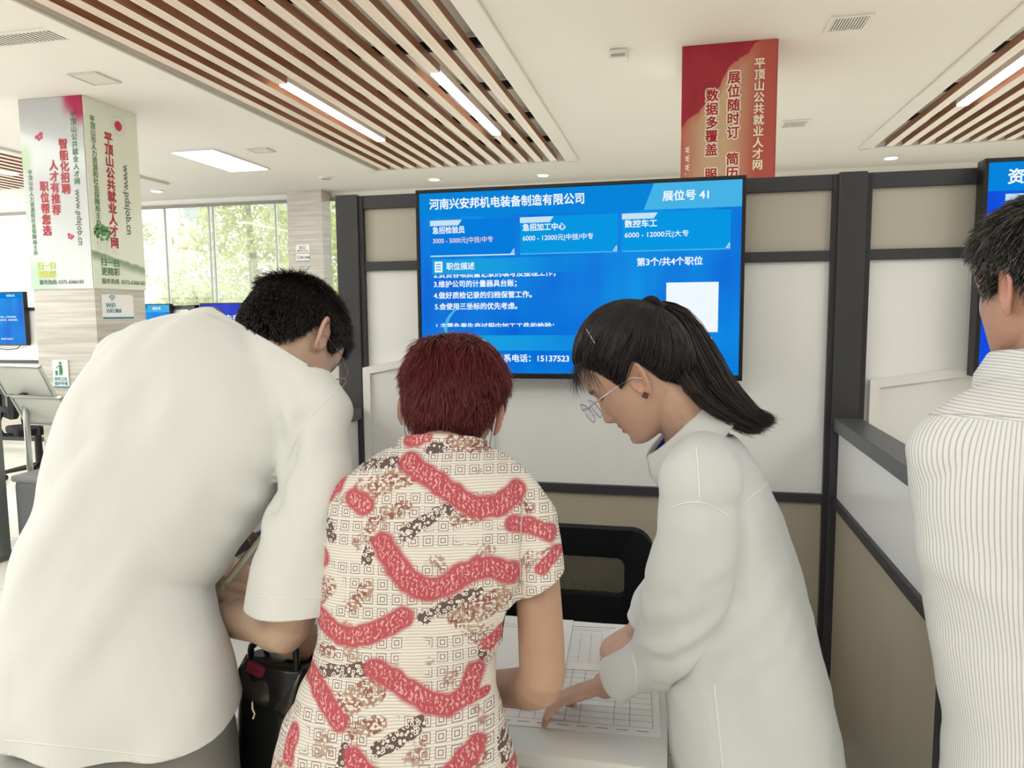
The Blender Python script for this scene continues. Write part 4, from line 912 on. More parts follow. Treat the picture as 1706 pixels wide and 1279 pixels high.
class Person:
    def __init__(s, label, base, group=None):
        s.mb = MB(); s.label = label; s.base = base; s.group = group
    def head(s, C, psi, theta, roll=0, scale=1.0, nose=1.0, ears=(1, 1), ear_out=.5, ear_k=1.0, ear_dz=0.0):
        s.ek, s.ez = ear_k, ear_dz
        s.C = np.asarray(C, float); s.f, s.u, s.l = heading(psi, theta, roll); s.hs = scale; s.M = np.array([s.f, s.l, s.u])
        nz, nph = 84, 112; z = -.118+(.1175+.118)*.5*(1-np.cos(np.linspace(.02, math.pi-.02, nz))); ph = np.linspace(-math.pi, math.pi, nph+1)[:-1]
        Z, PH = np.meshgrid(z, ph, indexing='ij'); p = head_pt(Z.ravel(), PH.ravel(), nose); v = s.w(p); fs = []
        for i in range(nz-1):
            for k in range(nph): fs.append((i*nph+k, i*nph+(k+1) % nph, (i+1)*nph+(k+1) % nph, (i+1)*nph+k))
        v = list(v)+[s.w(A3(.046, 0, -.118)), s.w(A3(-.009, 0, .118))]; b = nz*nph
        for k in range(nph): fs.append((b, (k+1) % nph, k)); fs.append((b+1, (nz-1)*nph+k, (nz-1)*nph+(k+1) % nph))
        s.mb.add(v, fs)
        for sg, on in ((1, ears[0]), (-1, ears[1])):
            if on: s.ear(sg, ear_out)
    def w(s, p): return s.C+(np.asarray(p, float)*s.hs)@s.M
    def loc(s, q): return ((q-s.C)@s.M.T)/s.hs
    def ear(s, sg, out):
        nr, nt = 14, 48; vs = []; fs = []
        def outline(t):
            y = math.sin(t); x = math.cos(t); return (s.ek*(.0185*x*(1.0+.22*y)-.003*y*y), s.ek*.0325*y)
        def h(r, t):
            y = r*math.sin(t); x = r*math.cos(t)
            rim = math.exp(-((r-.88)/.10)**2)*(1 if y > -.55 else max(0, 1-(-.55-y)*4)); conch = math.exp(-(((x-.12)/.42)**2+((y+.02)/.50)**2)); anti = math.exp(-((r-.58)/.10)**2)*(.6 if x < .4 else .1); tragus = math.exp(-(((x-.72)/.15)**2+((y+.10)/.18)**2))
            return .0042*rim-.0068*conch+.0024*anti+.004*tragus
        for side in (0, 1):
            for i in range(nr+1):
                for k in range(nt):
                    r = i/nr; t = 2*math.pi*k/nt; x, y = outline(t); th = .0045*math.sqrt(max(0, 1-r**6))
                    o = h(r, t)+th*.6 if side == 0 else h(r, t)*.55-th
                    vs.append((x*r, y*r, o))
        N = (nr+1)*nt
        for side in (0, 1):
            for i in range(nr):
                for k in range(nt):
                    q = (side*N+i*nt+k, side*N+i*nt+(k+1) % nt, side*N+(i+1)*nt+(k+1) % nt, side*N+(i+1)*nt+k); fs.append(q if side == 0 else q[::-1])
        for k in range(nt): fs.append((nr*nt+k, nr*nt+(k+1) % nt, N+nr*nt+(k+1) % nt, N+nr*nt+k))
        ca, sa = math.cos(out), math.sin(out); pts = []
        for x, y, o in vs:
            xf = x-.017; f_ = xf*ca+o*sa*-1*-1*0+o*sa; o2 = -xf*sa+o*ca        # hinge at the front edge, swung outwards
            f_ = xf*ca+o*sa; tilt = .18; f2 = f_-y*tilt*.6; pts.append((f2+.012-.004, sg*(.0705+o2), y-.020+s.ez))
        s.mb.add(s.w(np.array(pts)), fs)
    def neck(s, base, r0, r1):
        a = s.w(A3(-.018, 0, -.045)); b = s.w(A3(-.022, 0, -.085)); base = np.asarray(base, float)
        limb(s.mb, [(a, r0*.95), (b, r0), (b*.45+base*.55, r0*1.0), (base, r1)])
    def finish(s, skin, voxel=.003, iters=2, hair=None, lips=.35):
        me = remesh(s.mb, voxel, iters); q = getco(me); n = len(q); L = s.loc(q); f, a, z = L[:, 0], L[:, 1], L[:, 2]
        c = np.array(skin[:3])[None]*np.ones((n, 1)); c = c*(1+.05*vnoise(q*28)[:, None]*np.array([[.4, 1, 1]])+.03*vnoise(q*90, 3)[:, None])
        inh = (np.abs(f) < .14) & (np.abs(a) < .11) & (np.abs(z) < .13)
        def mixc(w, col): nonlocal c; c = c*(1-w[:, None])+np.array(col[:3])[None]*w[:, None]
        g = lambda x, m, r: np.exp(-((x-m)/r)**2)
        mixc(inh*(f > .07)*np.clip((g(z, -.0660, .0042)+g(z, -.0775, .0042)), 0, 1)*g(a, 0, .020)*lips*2, srgb(176, 92, 86))
        mixc(inh*(f > .055)*g(z, .0135+.06*(np.abs(a)-.03)*-.3, .0035)*(sstep(np.abs(a), .010, .016)*sstep(-np.abs(a), -.052, -.044))*.85, srgb(44, 34, 32))
        mixc(inh*(f > .05)*g(z, -.0075-.08*(np.abs(a)-.031)**2*20, .0016)*(sstep(np.abs(a), .014, .019)*sstep(-np.abs(a), -.047, -.042))*.9, srgb(38, 30, 30))
        mixc(inh*(f > .075)*g(z, -.0515, .0022)*g(np.abs(a), .007, .003)*.7, srgb(70, 36, 32))
        ear = inh*(np.abs(a) > .074)*(z < .02)*(f < .03); mixc(ear*.25, srgb(214, 130, 118))
        if hair is not None:
            w = inh*sstep(z-hair_line(f), -.002, .006)*(np.abs(a) < .0775); mixc(w, hair)
        setattr_col(me, 'Col', c)
        o = link(me, 'person', SKIN); off = np.array(s.base, float); setco(me, getco(me)-off); o.location = off
        tag(o, s.label, 'person', s.group); s.o = o; return o
    def hand(s, W_, d, n, thumb, L=.178, curl=(25, 25, 15), spread=7, fw=.0083, curls=None, thumb_out=42, thumb_curl=15):
        """W_ wrist, d towards the knuckles, n out of the palm, thumb +1/-1 for the side d x n"""
        d = unit(d); n = unit(n-d*(np.asarray(n)@d)); t = np.cross(d, n)*thumb; W_ = np.asarray(W_, float); pl = .50*L; pw = .215*L
        K = [(*(W_-d*.012), .024*L/.178, .017*L/.178), (*(W_+d*pl*.35), pw*.86, .0150*L/.178), (*(W_+d*pl*.75), pw*1.02, .0138*L/.178), (*(W_+d*pl*1.0), pw*.98, .0105*L/.178)]
        loft(s.mb, K, t, 4, 24, 2.6)
        lens = (.40, .445, .415, .325); offs = (.74, .26, -.24, -.72)
        for i in range(4):
            cu = curls[i] if curls else curl; base = W_+d*pl*(.97-.05*abs(offs[i]-.2))+t*pw*offs[i]; sp = math.radians(spread*(1.5-i)); D = unit(d*math.cos(sp)+t*math.sin(sp)); ang = 0; p = base-D*.01; pts = [p, base]
            for k, q in enumerate((.46, .31, .23)):
                ang += math.radians(cu[k]); dd = D*math.cos(ang)+n*math.sin(ang); p = pts[-1]+dd*L*lens[i]*q; pts.append(p)
            r = fw*(.92 if i == 3 else 1.0)
            limb(s.mb, [(pts[0], r*1.0), (pts[1], r*1.12), (pts[2], r*1.02), (pts[3], r*.94), (pts[4]-(pts[4]-pts[3])*.2, r*.78)], 4, 14)
        a0 = math.radians(thumb_out); b0 = W_+d*pl*.22+t*pw*.70+n*.004; D = unit(d*math.cos(a0)+t*math.sin(a0)+n*.18); pts = [b0-D*.015, b0]; ang = 0
        for k, q in enumerate((.25, .20, .155)):
            ang += math.radians(thumb_curl) if k else 0; dd = unit(D*math.cos(ang)+unit(d*.6+n*.8)*math.sin(ang)); pts.append(pts[-1]+dd*L*q)
        limb(s.mb, [(pts[0], .013), (pts[1], .0128), (pts[2], .0105), (pts[3], .0098), (pts[4], .0078)], 4, 14)
    def leg(s, hip, knee, ankle, r=(.078, .052, .036), toe=None):
        hip, knee, ankle = (np.asarray(x, float) for x in (hip, knee, ankle))
        limb(s.mb, [(hip, r[0]), (hip*.5+knee*.5, r[0]*.86), (knee, r[1]), (knee*.65+ankle*.35, r[1]*1.0), (ankle, r[2])])
        toe = np.asarray(toe, float); d = unit((toe-ankle)*A3(1, 1, 0)); fl = A3(ankle[0], ankle[1], .035)
        limb(s.mb, [(fl-d*.045, .033), (fl+d*.06, .034), (fl+d*.15, .028)])

SKIN = None
def skin_material():
    m = bpy.data.materials.new('skin'); m.use_nodes = True; nt = m.node_tree; b = nt.nodes['Principled BSDF']
    at = nt.nodes.new('ShaderNodeAttribute'); at.attribute_name = 'Col'; nt.links.new(at.outputs['Color'], b.inputs['Base Color'])
    b.inputs['Roughness'].default_value = .48; b.inputs['Specular IOR Level'].default_value = .35
    b.inputs['Subsurface Weight'].default_value = .12; b.inputs['Subsurface Radius'].default_value = (1, .35, .2); b.inputs['Subsurface Scale'].default_value = .006
    tc = nt.nodes.new('ShaderNodeTexCoord'); n = noise_of(nt, tc.outputs['Object'], 420, 2); bp = nt.nodes.new('ShaderNodeBump'); bp.inputs['Strength'].default_value = .12; bp.inputs['Distance'].default_value = .001
    nt.links.new(n, bp.inputs['Height']); nt.links.new(bp.outputs[0], b.inputs['Normal']); return m
SKIN = skin_material()
def hair_material(name, rough=.38, spec=.45):
    m = bpy.data.materials.new(name); m.use_nodes = True; nt = m.node_tree; b = nt.nodes['Principled BSDF']
    at = nt.nodes.new('ShaderNodeAttribute'); at.attribute_name = 'Col'; nt.links.new(at.outputs['Color'], b.inputs['Base Color'])
    b.inputs['Roughness'].default_value = rough; b.inputs['Specular IOR Level'].default_value = spec; return m
HAIRM = hair_material('hair')
def strands(S, cols, radius, name, parent, m=None, extra=None):
    """S: (n strands, k points, 3); three-sided tapering hairs in one mesh"""
    n, k, _ = S.shape; T_ = np.gradient(S, axis=1); T_ /= np.linalg.norm(T_, axis=2, keepdims=True)+1e-9
    ref = rng.normal(0, 1, (n, 1, 3)); A_ = np.cross(T_, np.repeat(ref, k, 1)); A_ /= np.linalg.norm(A_, axis=2, keepdims=True)+1e-9; B_ = np.cross(T_, A_)
    rr = (np.linspace(1, 0, k)**.6*.85+.15)[None, :, None]*(radius if np.isscalar(radius) else np.asarray(radius)[:, None, None])
    V = np.stack([S+(A_*math.cos(a)+B_*math.sin(a))*rr for a in (0, 2.094, 4.189)], 2).reshape(-1, 3)
    b = (np.arange(n)[:, None, None]*k+np.arange(k-1)[None, :, None])*3+np.arange(3)[None, None, :]; b2 = (np.arange(n)[:, None, None]*k+np.arange(k-1)[None, :, None])*3+((np.arange(3)+1) % 3)[None, None, :]
    F_ = np.stack([b, b2, b2+3, b+3], -1).reshape(-1, 4)
    me = bpy.data.meshes.new(name); me.vertices.add(len(V)); me.vertices.foreach_set('co', V.astype(np.float32).ravel())
    me.loops.add(F_.size); me.loops.foreach_set('vertex_index', F_.astype(np.int32).ravel()); me.polygons.add(len(F_)); me.polygons.foreach_set('loop_start', np.arange(0, F_.size, 4, dtype=np.int32)); me.update(calc_edges=True); me.validate()
    setattr_col(me, 'Col', np.repeat(cols, k*3, 0))
    return link(me, name, m or HAIRM, parent, True)
def scalp_roots(n, zlo=-.09, extra=lambda L: True, z_lift=0.0):
    out = []
    while sum(len(x) for x in out) < n:
        d = rng.normal(0, 1, (n*2, 3)); d /= np.linalg.norm(d, axis=1)[:, None]; z = d[:, 2]*.118; ph = np.arctan2(d[:, 1], d[:, 0]); p = head_pt(z, ph)
        k = (p[:, 2] > hair_line(p[:, 0])+z_lift) & (p[:, 2] > zlo); out.append(p[k])
    return np.concatenate(out)[:n]
ELL = (A3(-.006, 0, .012), A3(.098, .080, .108))
def ell_normal(p): v = (p-ELL[0])/ELL[1]**2; return v/np.linalg.norm(v, axis=1, keepdims=True)
def push_out(p, off):
    q = (p-ELL[0])/(ELL[1]+off[:, None]); r = np.linalg.norm(q, axis=1, keepdims=True); q = np.where(r < 1, q/r, q); return ELL[0]+q*(ELL[1]+off[:, None])
def grow(roots, length, comb, lift, k=7, curl=.0, droop=.0, off=.004, jitter=.25):
    """hairs leave along normal*lift + comb, bending towards comb"""
    n = len(roots); N = ell_normal(roots); c = comb(roots); c = c-N*np.sum(c*N, 1, keepdims=True)*.8; c /= np.linalg.norm(c, axis=1, keepdims=True)+1e-6
    c = c+rng.normal(0, jitter, (n, 3)); P_ = [roots.copy()]; p = roots.copy(); L = length[:, None]/(k-1); lf = lift[:, None] if not np.isscalar(lift) else lift
    offv = off+rng.uniform(0, .004, n) if np.isscalar(off) else off
    for j in range(1, k):
        t = j/(k-1); N2 = ell_normal(p); c2 = c-N2*np.sum(c*N2, 1, keepdims=True)*(.85*(1-np.clip(lf, 0, 1))); d = N2*lf*(1-.55*t)+c2*(.35+.65*t)+A3(0, 0, -droop*t)
        d /= np.linalg.norm(d, axis=1, keepdims=True); p = p+d*L; p = push_out(p, offv*min(1, t*2)); P_.append(p.copy())
    return np.stack(P_, 1)
def hair_cols(n, base, var=.35, tint=None):
    c = np.array(base[:3])[None]*(1+rng.uniform(-var, var, (n, 1)))
    if tint is not None:
        w = rng.uniform(0, 1, (n, 1))**2; c = c*(1-w)+np.array(tint[:3])[None]*w
    return c
def to_world(pers, S): return pers.C+(S*pers.hs)@pers.M

def cloth_mat(name, col, rough=.8, weave=900, bump=.12, sheen=.15, trans=0.0, spec=.2):
    m = bpy.data.materials.new(name); m.use_nodes = True; nt = m.node_tree; b = nt.nodes['Principled BSDF']
    b.inputs['Base Color'].default_value = col; b.inputs['Roughness'].default_value = rough; b.inputs['Specular IOR Level'].default_value = spec; b.inputs['Sheen Weight'].default_value = sheen
    tc = nt.nodes.new('ShaderNodeTexCoord'); n = noise_of(nt, tc.outputs['Object'], weave, 2); bp = nt.nodes.new('ShaderNodeBump'); bp.inputs['Strength'].default_value = bump; bp.inputs['Distance'].default_value = .001
    nt.links.new(n, bp.inputs['Height']); nt.links.new(bp.outputs[0], b.inputs['Normal'])
    if trans:
        t = nt.nodes.new('ShaderNodeBsdfTranslucent'); t.inputs[0].default_value = col; mx = nt.nodes.new('ShaderNodeMixShader'); mx.inputs[0].default_value = trans
        nt.links.new(b.outputs[0], mx.inputs[1]); nt.links.new(t.outputs[0], mx.inputs[2]); nt.links.new(mx.outputs[0], nt.nodes['Material Output'].inputs[0])
    return m
def collar(base, up, fwd, rx, ry, h, fall, flare, gap=.0, drop=.0, n=64, point=.03, thick=.0035):
    """turned-down collar round a neck: stand up by h, fall back outside; opens at the front by gap (radians)"""
    up = unit(up); fwd = unit(fwd-up*(fwd@up)); lf = np.cross(up, fwd); mb = MB(); vs = []; base = np.asarray(base, float)
    prof = [(0, 0), (.0, h*.6), (.001, h*.97), (.004, h*1.0), (.008, h*.94), (flare*.6, h-fall*.55), (flare, h-fall)]
    rows = len(prof)
    for i in range(n+1):
        a = -math.pi+gap+(2*math.pi-2*gap)*i/n; a += math.pi; ca, sa = math.cos(a), math.sin(a)       # a=0 at the front, opened there
        ang = gap+(2*math.pi-2*gap)*i/n; ca, sa = math.cos(ang), math.sin(ang); fr = max(0, ca)
        for j, (o, hh) in enumerate(prof):
            o2 = o+(point*.5*fr**4 if j >= rows-2 else 0); h2 = hh-drop*(1+ca)/2-(point*fr**4 if j >= rows-1 else 0)
            vs.append(base+fwd*ca*(ry+o2)+lf*sa*(rx+o2)+up*h2)
    fs = []
    for i in range(n):
        for j in range(rows-1): fs.append((i*rows+j, (i+1)*rows+j, (i+1)*rows+j+1, i*rows+j+1))
    mb.add(vs, fs); me = bpy.data.meshes.new('c'); me.from_pydata(mb.v, [], mb.f); me.update()
    return me
def solid(o, t=.002, off=-1):
    m = o.modifiers.new('thickness', 'SOLIDIFY'); m.thickness = t; m.offset = off; return o
def shoe(parent, ankle, d, m, name='shoe'):
    mb = MB(); d = unit(np.asarray(d, float)*A3(1, 1, 0)); s_ = np.cross(UP, d); a = A3(ankle[0], ankle[1], 0)
    loft(mb, [(*(a-d*.075+UP*.040), .026, .038), (*(a-d*.05+UP*.043), .036, .043), (*(a+d*.02+UP*.044), .040, .044), (*(a+d*.10+UP*.034), .046, .034), (*(a+d*.175+UP*.026), .040, .026), (*(a+d*.205+UP*.022), .018, .016)], s_, 3, 24, 2.4)
    return mb.build(name, m, parent, True)
# ------------------------------------------------------------------ clothing helpers
def K5(px, py, d, hw, hd): return (*P(px, py, d), hw, hd)
def garment(name, mb, voxel, m, parent, iters=3, folds=None, cuts=(), after=None, thick=.0018):
    me = remesh(mb, voxel, iters)
    if folds is not None:
        co = getco(me); n = vnormals(me); co = co+n*folds(co, n)[:, None]; co = lap(co, edges(me), 1, .35); setco(me, co)
    for c in cuts: cut(me, *c)
    if after: after(me)
    o = link(me, name, m, parent)
    return solid(o, thick) if thick else o
def trousers(parent, hip, side, hw, hd, kneeL, ankL, kneeR, ankR, m, top=.12):
    mb = MB(); hip = np.asarray(hip, float); side = unit(side)
    loft(mb, [(*(hip+UP*top), hw*.93, hd*.95), (*(hip+UP*.03), hw, hd), (*(hip-UP*.06), hw, hd)], side, 4, 28, 2.4)
    for sg, kn, an in ((-1, kneeL, ankL), (1, kneeR, ankR)):
        h = hip+side*sg*hw*.48; limb(mb, [(h, hw*.56), (h*.5+np.asarray(kn)*.5-UP*.02, hw*.50), (kn, .068), (np.asarray(an)+UP*.02, .058)])
    return garment('trousers', mb, .008, m, parent, 3, lambda c, n: .004*vnoise(c*np.array([14, 14, 7]), 5))
def seam(target, pts, r, m, parent, name='seam'):
    """thin stitched ridge that follows the cloth"""
    dg = bpy.context.evaluated_depsgraph_get(); dg.update(); out = []; mwi = target.matrix_world.inverted() if False else None
    off = wloc(target); q = catmull(np.array(pts, float), 8)
    for px, py in q:
        ray = RW @ np.array([(px-CX)/FPX, -(py-CY)/FPX, -1.0]); ok, loc, nor, _ = target.ray_cast(Vector(CAMP)-off, Vector(ray).normalized())
        if ok: out.append(loc+off+nor*r*.2)
    if len(out) > 3: return MB().tube(out, r, 6).build(name, m, parent, True)
def ring_tube(c, up, fwd, rx, ry, r, n=40, a0=0, a1=2*math.pi, flat=None):
    up = unit(up); fwd = unit(fwd-up*(fwd@up)); lf = np.cross(up, fwd)
    return [c+fwd*ry*math.cos(a)+lf*rx*math.sin(a) for a in np.linspace(a0, a1, n)]
TEE = cloth_mat('white_cotton', srgb(226, 228, 224), .85, 700, .10)
SHIRTW = cloth_mat('white_shirt_cloth', srgb(223, 227, 226), .75, 800, .10, trans=.12)
SEAMW = cloth_mat('white_seam', srgb(240, 241, 238), .8, 800, .1)
GREYT = cloth_mat('grey_trouser_cloth', srgb(150, 150, 146), .85, 500, .2); DARKT = cloth_mat('dark_trouser_cloth', srgb(38, 38, 42), .85, 500, .2)
SHOEW = mat('white_shoe', srgb(224, 224, 220), .6, .3, bump=.1); SHOEB = mat('black_shoe', srgb(28, 28, 30), .4, .4)
GOLD = mat('spectacle_metal', srgb(190, 160, 130), .25, .5, metal=.9); LENS = bpy.data.materials.new('spectacle_lens'); LENS.use_nodes = True
_n = LENS.node_tree; _n.nodes.remove(_n.nodes['Principled BSDF']); _t = _n.nodes.new('ShaderNodeBsdfTransparent'); _g = _n.nodes.new('ShaderNodeBsdfGlossy'); _g.inputs['Roughness'].default_value = .03; _m = _n.nodes.new('ShaderNodeMixShader'); _m.inputs[0].default_value = .10
_t.inputs[0].default_value = (.95, .95, .98, 1); _n.links.new(_t.outputs[0], _m.inputs[1]); _n.links.new(_g.outputs[0], _m.inputs[2]); _n.links.new(_m.outputs[0], _n.nodes['Material Output'].inputs[0])
def glasses(pers, dz=-.008, df=.105, w=.046, h=.036, m=None, arms=(1, 1)):
    m = m or GOLD; root = None; mbf = MB()
    for sg in (1, -1):
        loop = []
        for a in np.linspace(0, 2*math.pi, 29): loop.append(pers.w(A3(df-.010*(abs(math.cos(a)+1*sg*0)*.2), sg*.032+w/2*math.cos(a), dz+h/2*math.sin(a))))
        mbf.tube(loop, .0010, 6, False)
    mbf.tube([pers.w(A3(df, -.009, dz+.006)), pers.w(A3(df+.004, 0, dz+.010)), pers.w(A3(df, .009, dz+.006))], .0009, 6)
    root = mbf.build('spectacles', m, pers.o, True)
    for sg, on in ((1, arms[0]), (-1, arms[1])):
        if on: MB().tube([pers.w(A3(df-.003, sg*.055, dz+.008)), pers.w(A3(df-.02, sg*.070, dz+.006)), pers.w(A3(.045, sg*.0795, dz+.006)), pers.w(A3(.0, sg*.080, dz+.004)), pers.w(A3(-.018, sg*.079, dz-.012)), pers.w(A3(-.022, sg*.078, dz-.03))], .0009, 6).build('temple_arm', m, root, True)
        MB().poly([pers.w(A3(df-.001, sg*.032+(w/2-.001)*math.cos(a), dz+(h/2-.001)*math.sin(a))) for a in np.linspace(0, 2*math.pi, 25)[:-1]]).build('lens', LENS, root)
    return root

# ------------------------------------------------------------------ the man in the white T-shirt
def man_white():
    p = Person('person in a loose white T-shirt bending over, seen from behind at the left', (-.80, .93, 0))
    p.head(P(485, 573, 1.30), 38, 50, 20, 1.0, nose=1.0, ear_k=1.16, ear_dz=.009)
    p.neck(P(405, 592, 1.265), .052, .060)
    sd = unit(CR*.97-UP*.22-CD*.15)
    loft(p.mb, [K5(205, 1300, 1.12, .130, .090), K5(205, 1200, 1.12, .130, .095), K5(190, 1080, 1.13, .120, .095), K5(190, 960, 1.14, .110, .095), K5(226, 860, 1.17, .122, .10), K5(305, 730, 1.215, .145, .09), K5(365, 645, 1.25, .125, .07), K5(405, 585, 1.265, .07, .055)], [CR, CR, CR, CR, CR, sd, sd, sd])
    LS, RS = P(245, 620, 1.29), P(518, 692, 1.185)
    limb(p.mb, [(LS, .042), (P(400, 605, 1.26), .048), (RS, .042)])
    RE, RWr = P(484, 1036, 1.125), P(318, 1022, 1.30)
    limb(p.mb, [(RS, .042), (P(518, 840, 1.14), .038), (RE, .036), (P(430, 1034, 1.18), .034), (RWr, .025)])
    p.hand(RWr, RWr-RE, -CD*.4+UP*.9, 1, .185, curl=(20, 30, 15))
    LE, LW = P(212, 865, 1.40), P(447, 990, 1.325)
    limb(p.mb, [(LS, .042), (LE, .036), (LW*.5+LE*.5, .034), (LW, .026)])
    p.hand(LW, -CD*.93-CR*.1+UP*.15, -CR*.93+UP*.35, -1, .185, curls=((62, 38, 15), (66, 36, 12), (70, 36, 12), (75, 36, 12)), spread=2, fw=.0088, thumb_out=60)
    hip = A3(-.815, .905, .80); L_, R_ = hip-CR*.085, hip+CR*.085
    p.leg(L_, A3(-.91, .98, .45), A3(-.93, .93, .08), (.07, .05, .036), toe=A3(-.92, 1.2, 0)); p.leg(R_, A3(-.72, .96, .45), A3(-.73, .90, .08), (.07, .05, .036), toe=A3(-.70, 1.2, 0))
    o = p.finish(srgb(214, 184, 160), .003, 2, srgb(24, 22, 22))
    # T-shirt
    mb = MB(); s2 = unit(CR*.96-UP*.24-CD*.18)
    loft(mb, [K5(214, 1345, 1.10, .184, .145), K5(214, 1262, 1.10, .180, .145), K5(206, 1150, 1.105, .163, .145), K5(196, 1050, 1.115, .140, .143), K5(196, 960, 1.13, .131, .14), K5(230, 880, 1.15, .146, .14), K5(266, 800, 1.17, .172, .135), K5(307, 710, 1.20, .192, .122), K5(345, 645, 1.225, .188, .105), K5(378, 598, 1.245, .15, .082), K5(400, 566, 1.26, .08, .06)],
         [CR, CR, CR, CR, CR, CR, unit(CR-UP*.08), s2, s2, s2, s2], 5, 40, 2.15)
    limb(mb, [(P(222, 606, 1.285), .063), (P(320, 578, 1.272), .066), (P(400, 588, 1.255), .062), (P(470, 632, 1.22), .066), (P(524, 692, 1.18), .060)], 5, 24)
    loft(mb, [K5(522, 685, 1.18, .058, .055), K5(526, 780, 1.155, .058, .060), K5(516, 880, 1.135, .066, .066), K5(502, 975, 1.12, .078, .074), K5(497, 1050, 1.115, .086, .08)], CR, 5, 32)
    loft(mb, [K5(228, 615, 1.285, .058, .058), K5(222, 730, 1.34, .062, .062), K5(212, 820, 1.385, .074, .07), K5(210, 850, 1.40, .076, .072)], CR, 4, 28)
    def folds(c, n):
        q = c-P(300, 800, 1.17); x = q@CR; y = q@CD; z = q[:, 2]; lean = x+.32*z*(z > 0)+.10*z
        low = sstep(-z, -.12, .40)
        d = .0075*low*np.sin(lean*52+vnoise(np.stack([lean*5, y*3, z*2], 1), 1)*2.6)*(.6+.4*vnoise(np.stack([lean*9, y*4, z*2.5], 1), 8))
        d += .0080*(.45+low)*vnoise(np.stack([lean*16, y*8, z*4], 1), 2)+.0050*vnoise(np.stack([(x-z*.6)*20, y*10, (z+x*.6)*9], 1), 3)
        a = P(440, 850, 1.12); s_, _ = seg_dist(c, P(560, 640, 1.18), a); d += .005*np.exp(-(s_/.06)**2)*np.sin((x+z)*70)
        s3, t3 = seg_dist(c, P(500, 700, 1.12), P(452, 845, 1.10)); d -= .009*np.exp(-(s3/.013)**2)
        return d
    hem = P(204, 1262, .985); hn = unit(-UP-CR*.05)
    co = P(498, 1003, 1.115)
    cuts = [(hem, hn, P(200, 1345, 1.10), .34), (co, -UP+CR*.02, P(500, 1052, 1.115), .112, lambda v: (v-P(396, 1030, 1.115))@CR > 0), (P(212, 822, 1.385), unit(P(212, 850, 1.40)-P(222, 760, 1.35)), P(210, 850, 1.40), .10),
            (P(478, 586, 1.235), unit(CR*.50+UP*.80+CD*.2), P(468, 545, 1.25), .125)]
    t = garment('t_shirt', mb, .0042, TEE, o, 4, folds, cuts)
    for pts in (((418, 992), (450, 995), (500, 996), (550, 994), (582, 991)),): seam(t, pts, .0009, SEAMW, o, 'sleeve_hem')
    seam(t, ((8, 1232), (80, 1240), (180, 1250), (280, 1262), (360, 1268), (400, 1245)), .0009, SEAMW, o, 'bottom_hem')
    seam(t, ((562, 650), (520, 690), (490, 740), (466, 800), (452, 842)), .0009, SEAMW, o, 'armhole_seam')
    trousers(o, hip, CR, .166, .132, A3(-.91, .98, .45), A3(-.93, .93, .08), A3(-.72, .96, .45), A3(-.73, .90, .08), GREYT, .10)
    for an in (A3(-.93, .93, .08), A3(-.73, .90, .08)): shoe(o, an, CD, SHOEW)
    # hair: cropped sides, longer spikes on the crown
    R_ = scalp_roots(15000, -.085); top = sstep(R_[:, 2], .045, .095); lift = .30+.55*top*np.clip(.6+.6*vnoise(R_*30, 4), 0, 1); ln = .009+.016*top+.010*sstep(R_[:, 0], .02, .08)+.034*np.clip(vnoise(R_*45, 14)-.1, 0, 1)*top+.004*rng.uniform(-1, 1, len(R_))
    ln = np.where(R_[:, 2] < -.03, .009, ln)
    clump = vnoise(R_*55, 6)[:, None]*.5
    S = grow(R_, ln, lambda q: (q-A3(-.05, 0, .10))*A3(1, 1, .8)+A3(.02, 0, -.03)+A3(0, 1, 0)*clump*.03, lift, 6, off=.003, jitter=.22)
    strands(to_world(p, S), hair_cols(len(R_), srgb(26, 23, 22), .4, srgb(58, 50, 46)), .00062, 'hair', o)
    glasses(p, m=GOLD)
    return p, o
PM, OM = man_white()
# phone in his left hand
def phone():
    ax = unit(CR*.62+UP*.78); nz = unit(-CR*.78+UP*.62); wd = np.cross(ax, nz); c = P(424, 914, 1.252)
    M = Matrix(((ax[0], wd[0], nz[0], c[0]), (ax[1], wd[1], nz[1], c[1]), (ax[2], wd[2], nz[2], c[2]), (0, 0, 0, 1)))
    r = thing('phone', 'silver-edged phone held in the hand of the man in white', 'phone', tuple(c))
    MB().box((-.075, -.037, -.0048), (.075, .037, .0045), .0035, M).build('body', mat('phone_silver', srgb(226, 221, 202), .25, .5, metal=.15), r)
    MB().box((-.072, -.034, .0045), (.072, .034, .0052), .0005, M).build('display', mat('phone_glass', srgb(24, 24, 28), .08, .5), r)
    MB().box((.045, -.030, -.0075), (.068, -.008, -.0045), .001, M).build('camera_bump', BLACK, r)
    for x in (-.01, .012): MB().box((x, -.0385, -.001), (x+.014, -.0365, .001), .0004, M).build('side_button', MATS['phone_silver'], r)
phone()

# ------------------------------------------------------------------ the red-haired woman in the printed blouse
def z2(x, y): return (500+x*.4842, 660+y*.4842)
CRES = [([(365, 228), (440, 275), (520, 328), (610, 375), (690, 372), (745, 322)], 42), ([(300, 492), (345, 560), (410, 622), (490, 632), (580, 588), (650, 575), (722, 600)], 44), ([(70, 752), (150, 790), (230, 792), (310, 762), (378, 725)], 38),
        ([(288, 885), (370, 930), (450, 978), (530, 1000), (582, 970), (610, 918)], 38), ([(20, 930), (70, 945), (120, 985), (178, 1042)], 36), ([(240, 1140), (300, 1202), (370, 1250), (450, 1268), (530, 1205), (612, 1130)], 40),
        ([(735, 438), (800, 450), (860, 475)], 34), ([(655, 830), (700, 798)], 28), ([(598, 1000), (640, 992)], 18), ([(180, 350), (222, 372)], 40), ([(830, 592), (890, 535)], 26), ([(655, 1280), (730, 1250)], 28), ([(20, 1100), (5, 1180)], 25), ([(350, 155), (420, 140)], 28), ([(100, 300), (20, 380)], 40), ([(60, 560), (0, 610)], 40)]
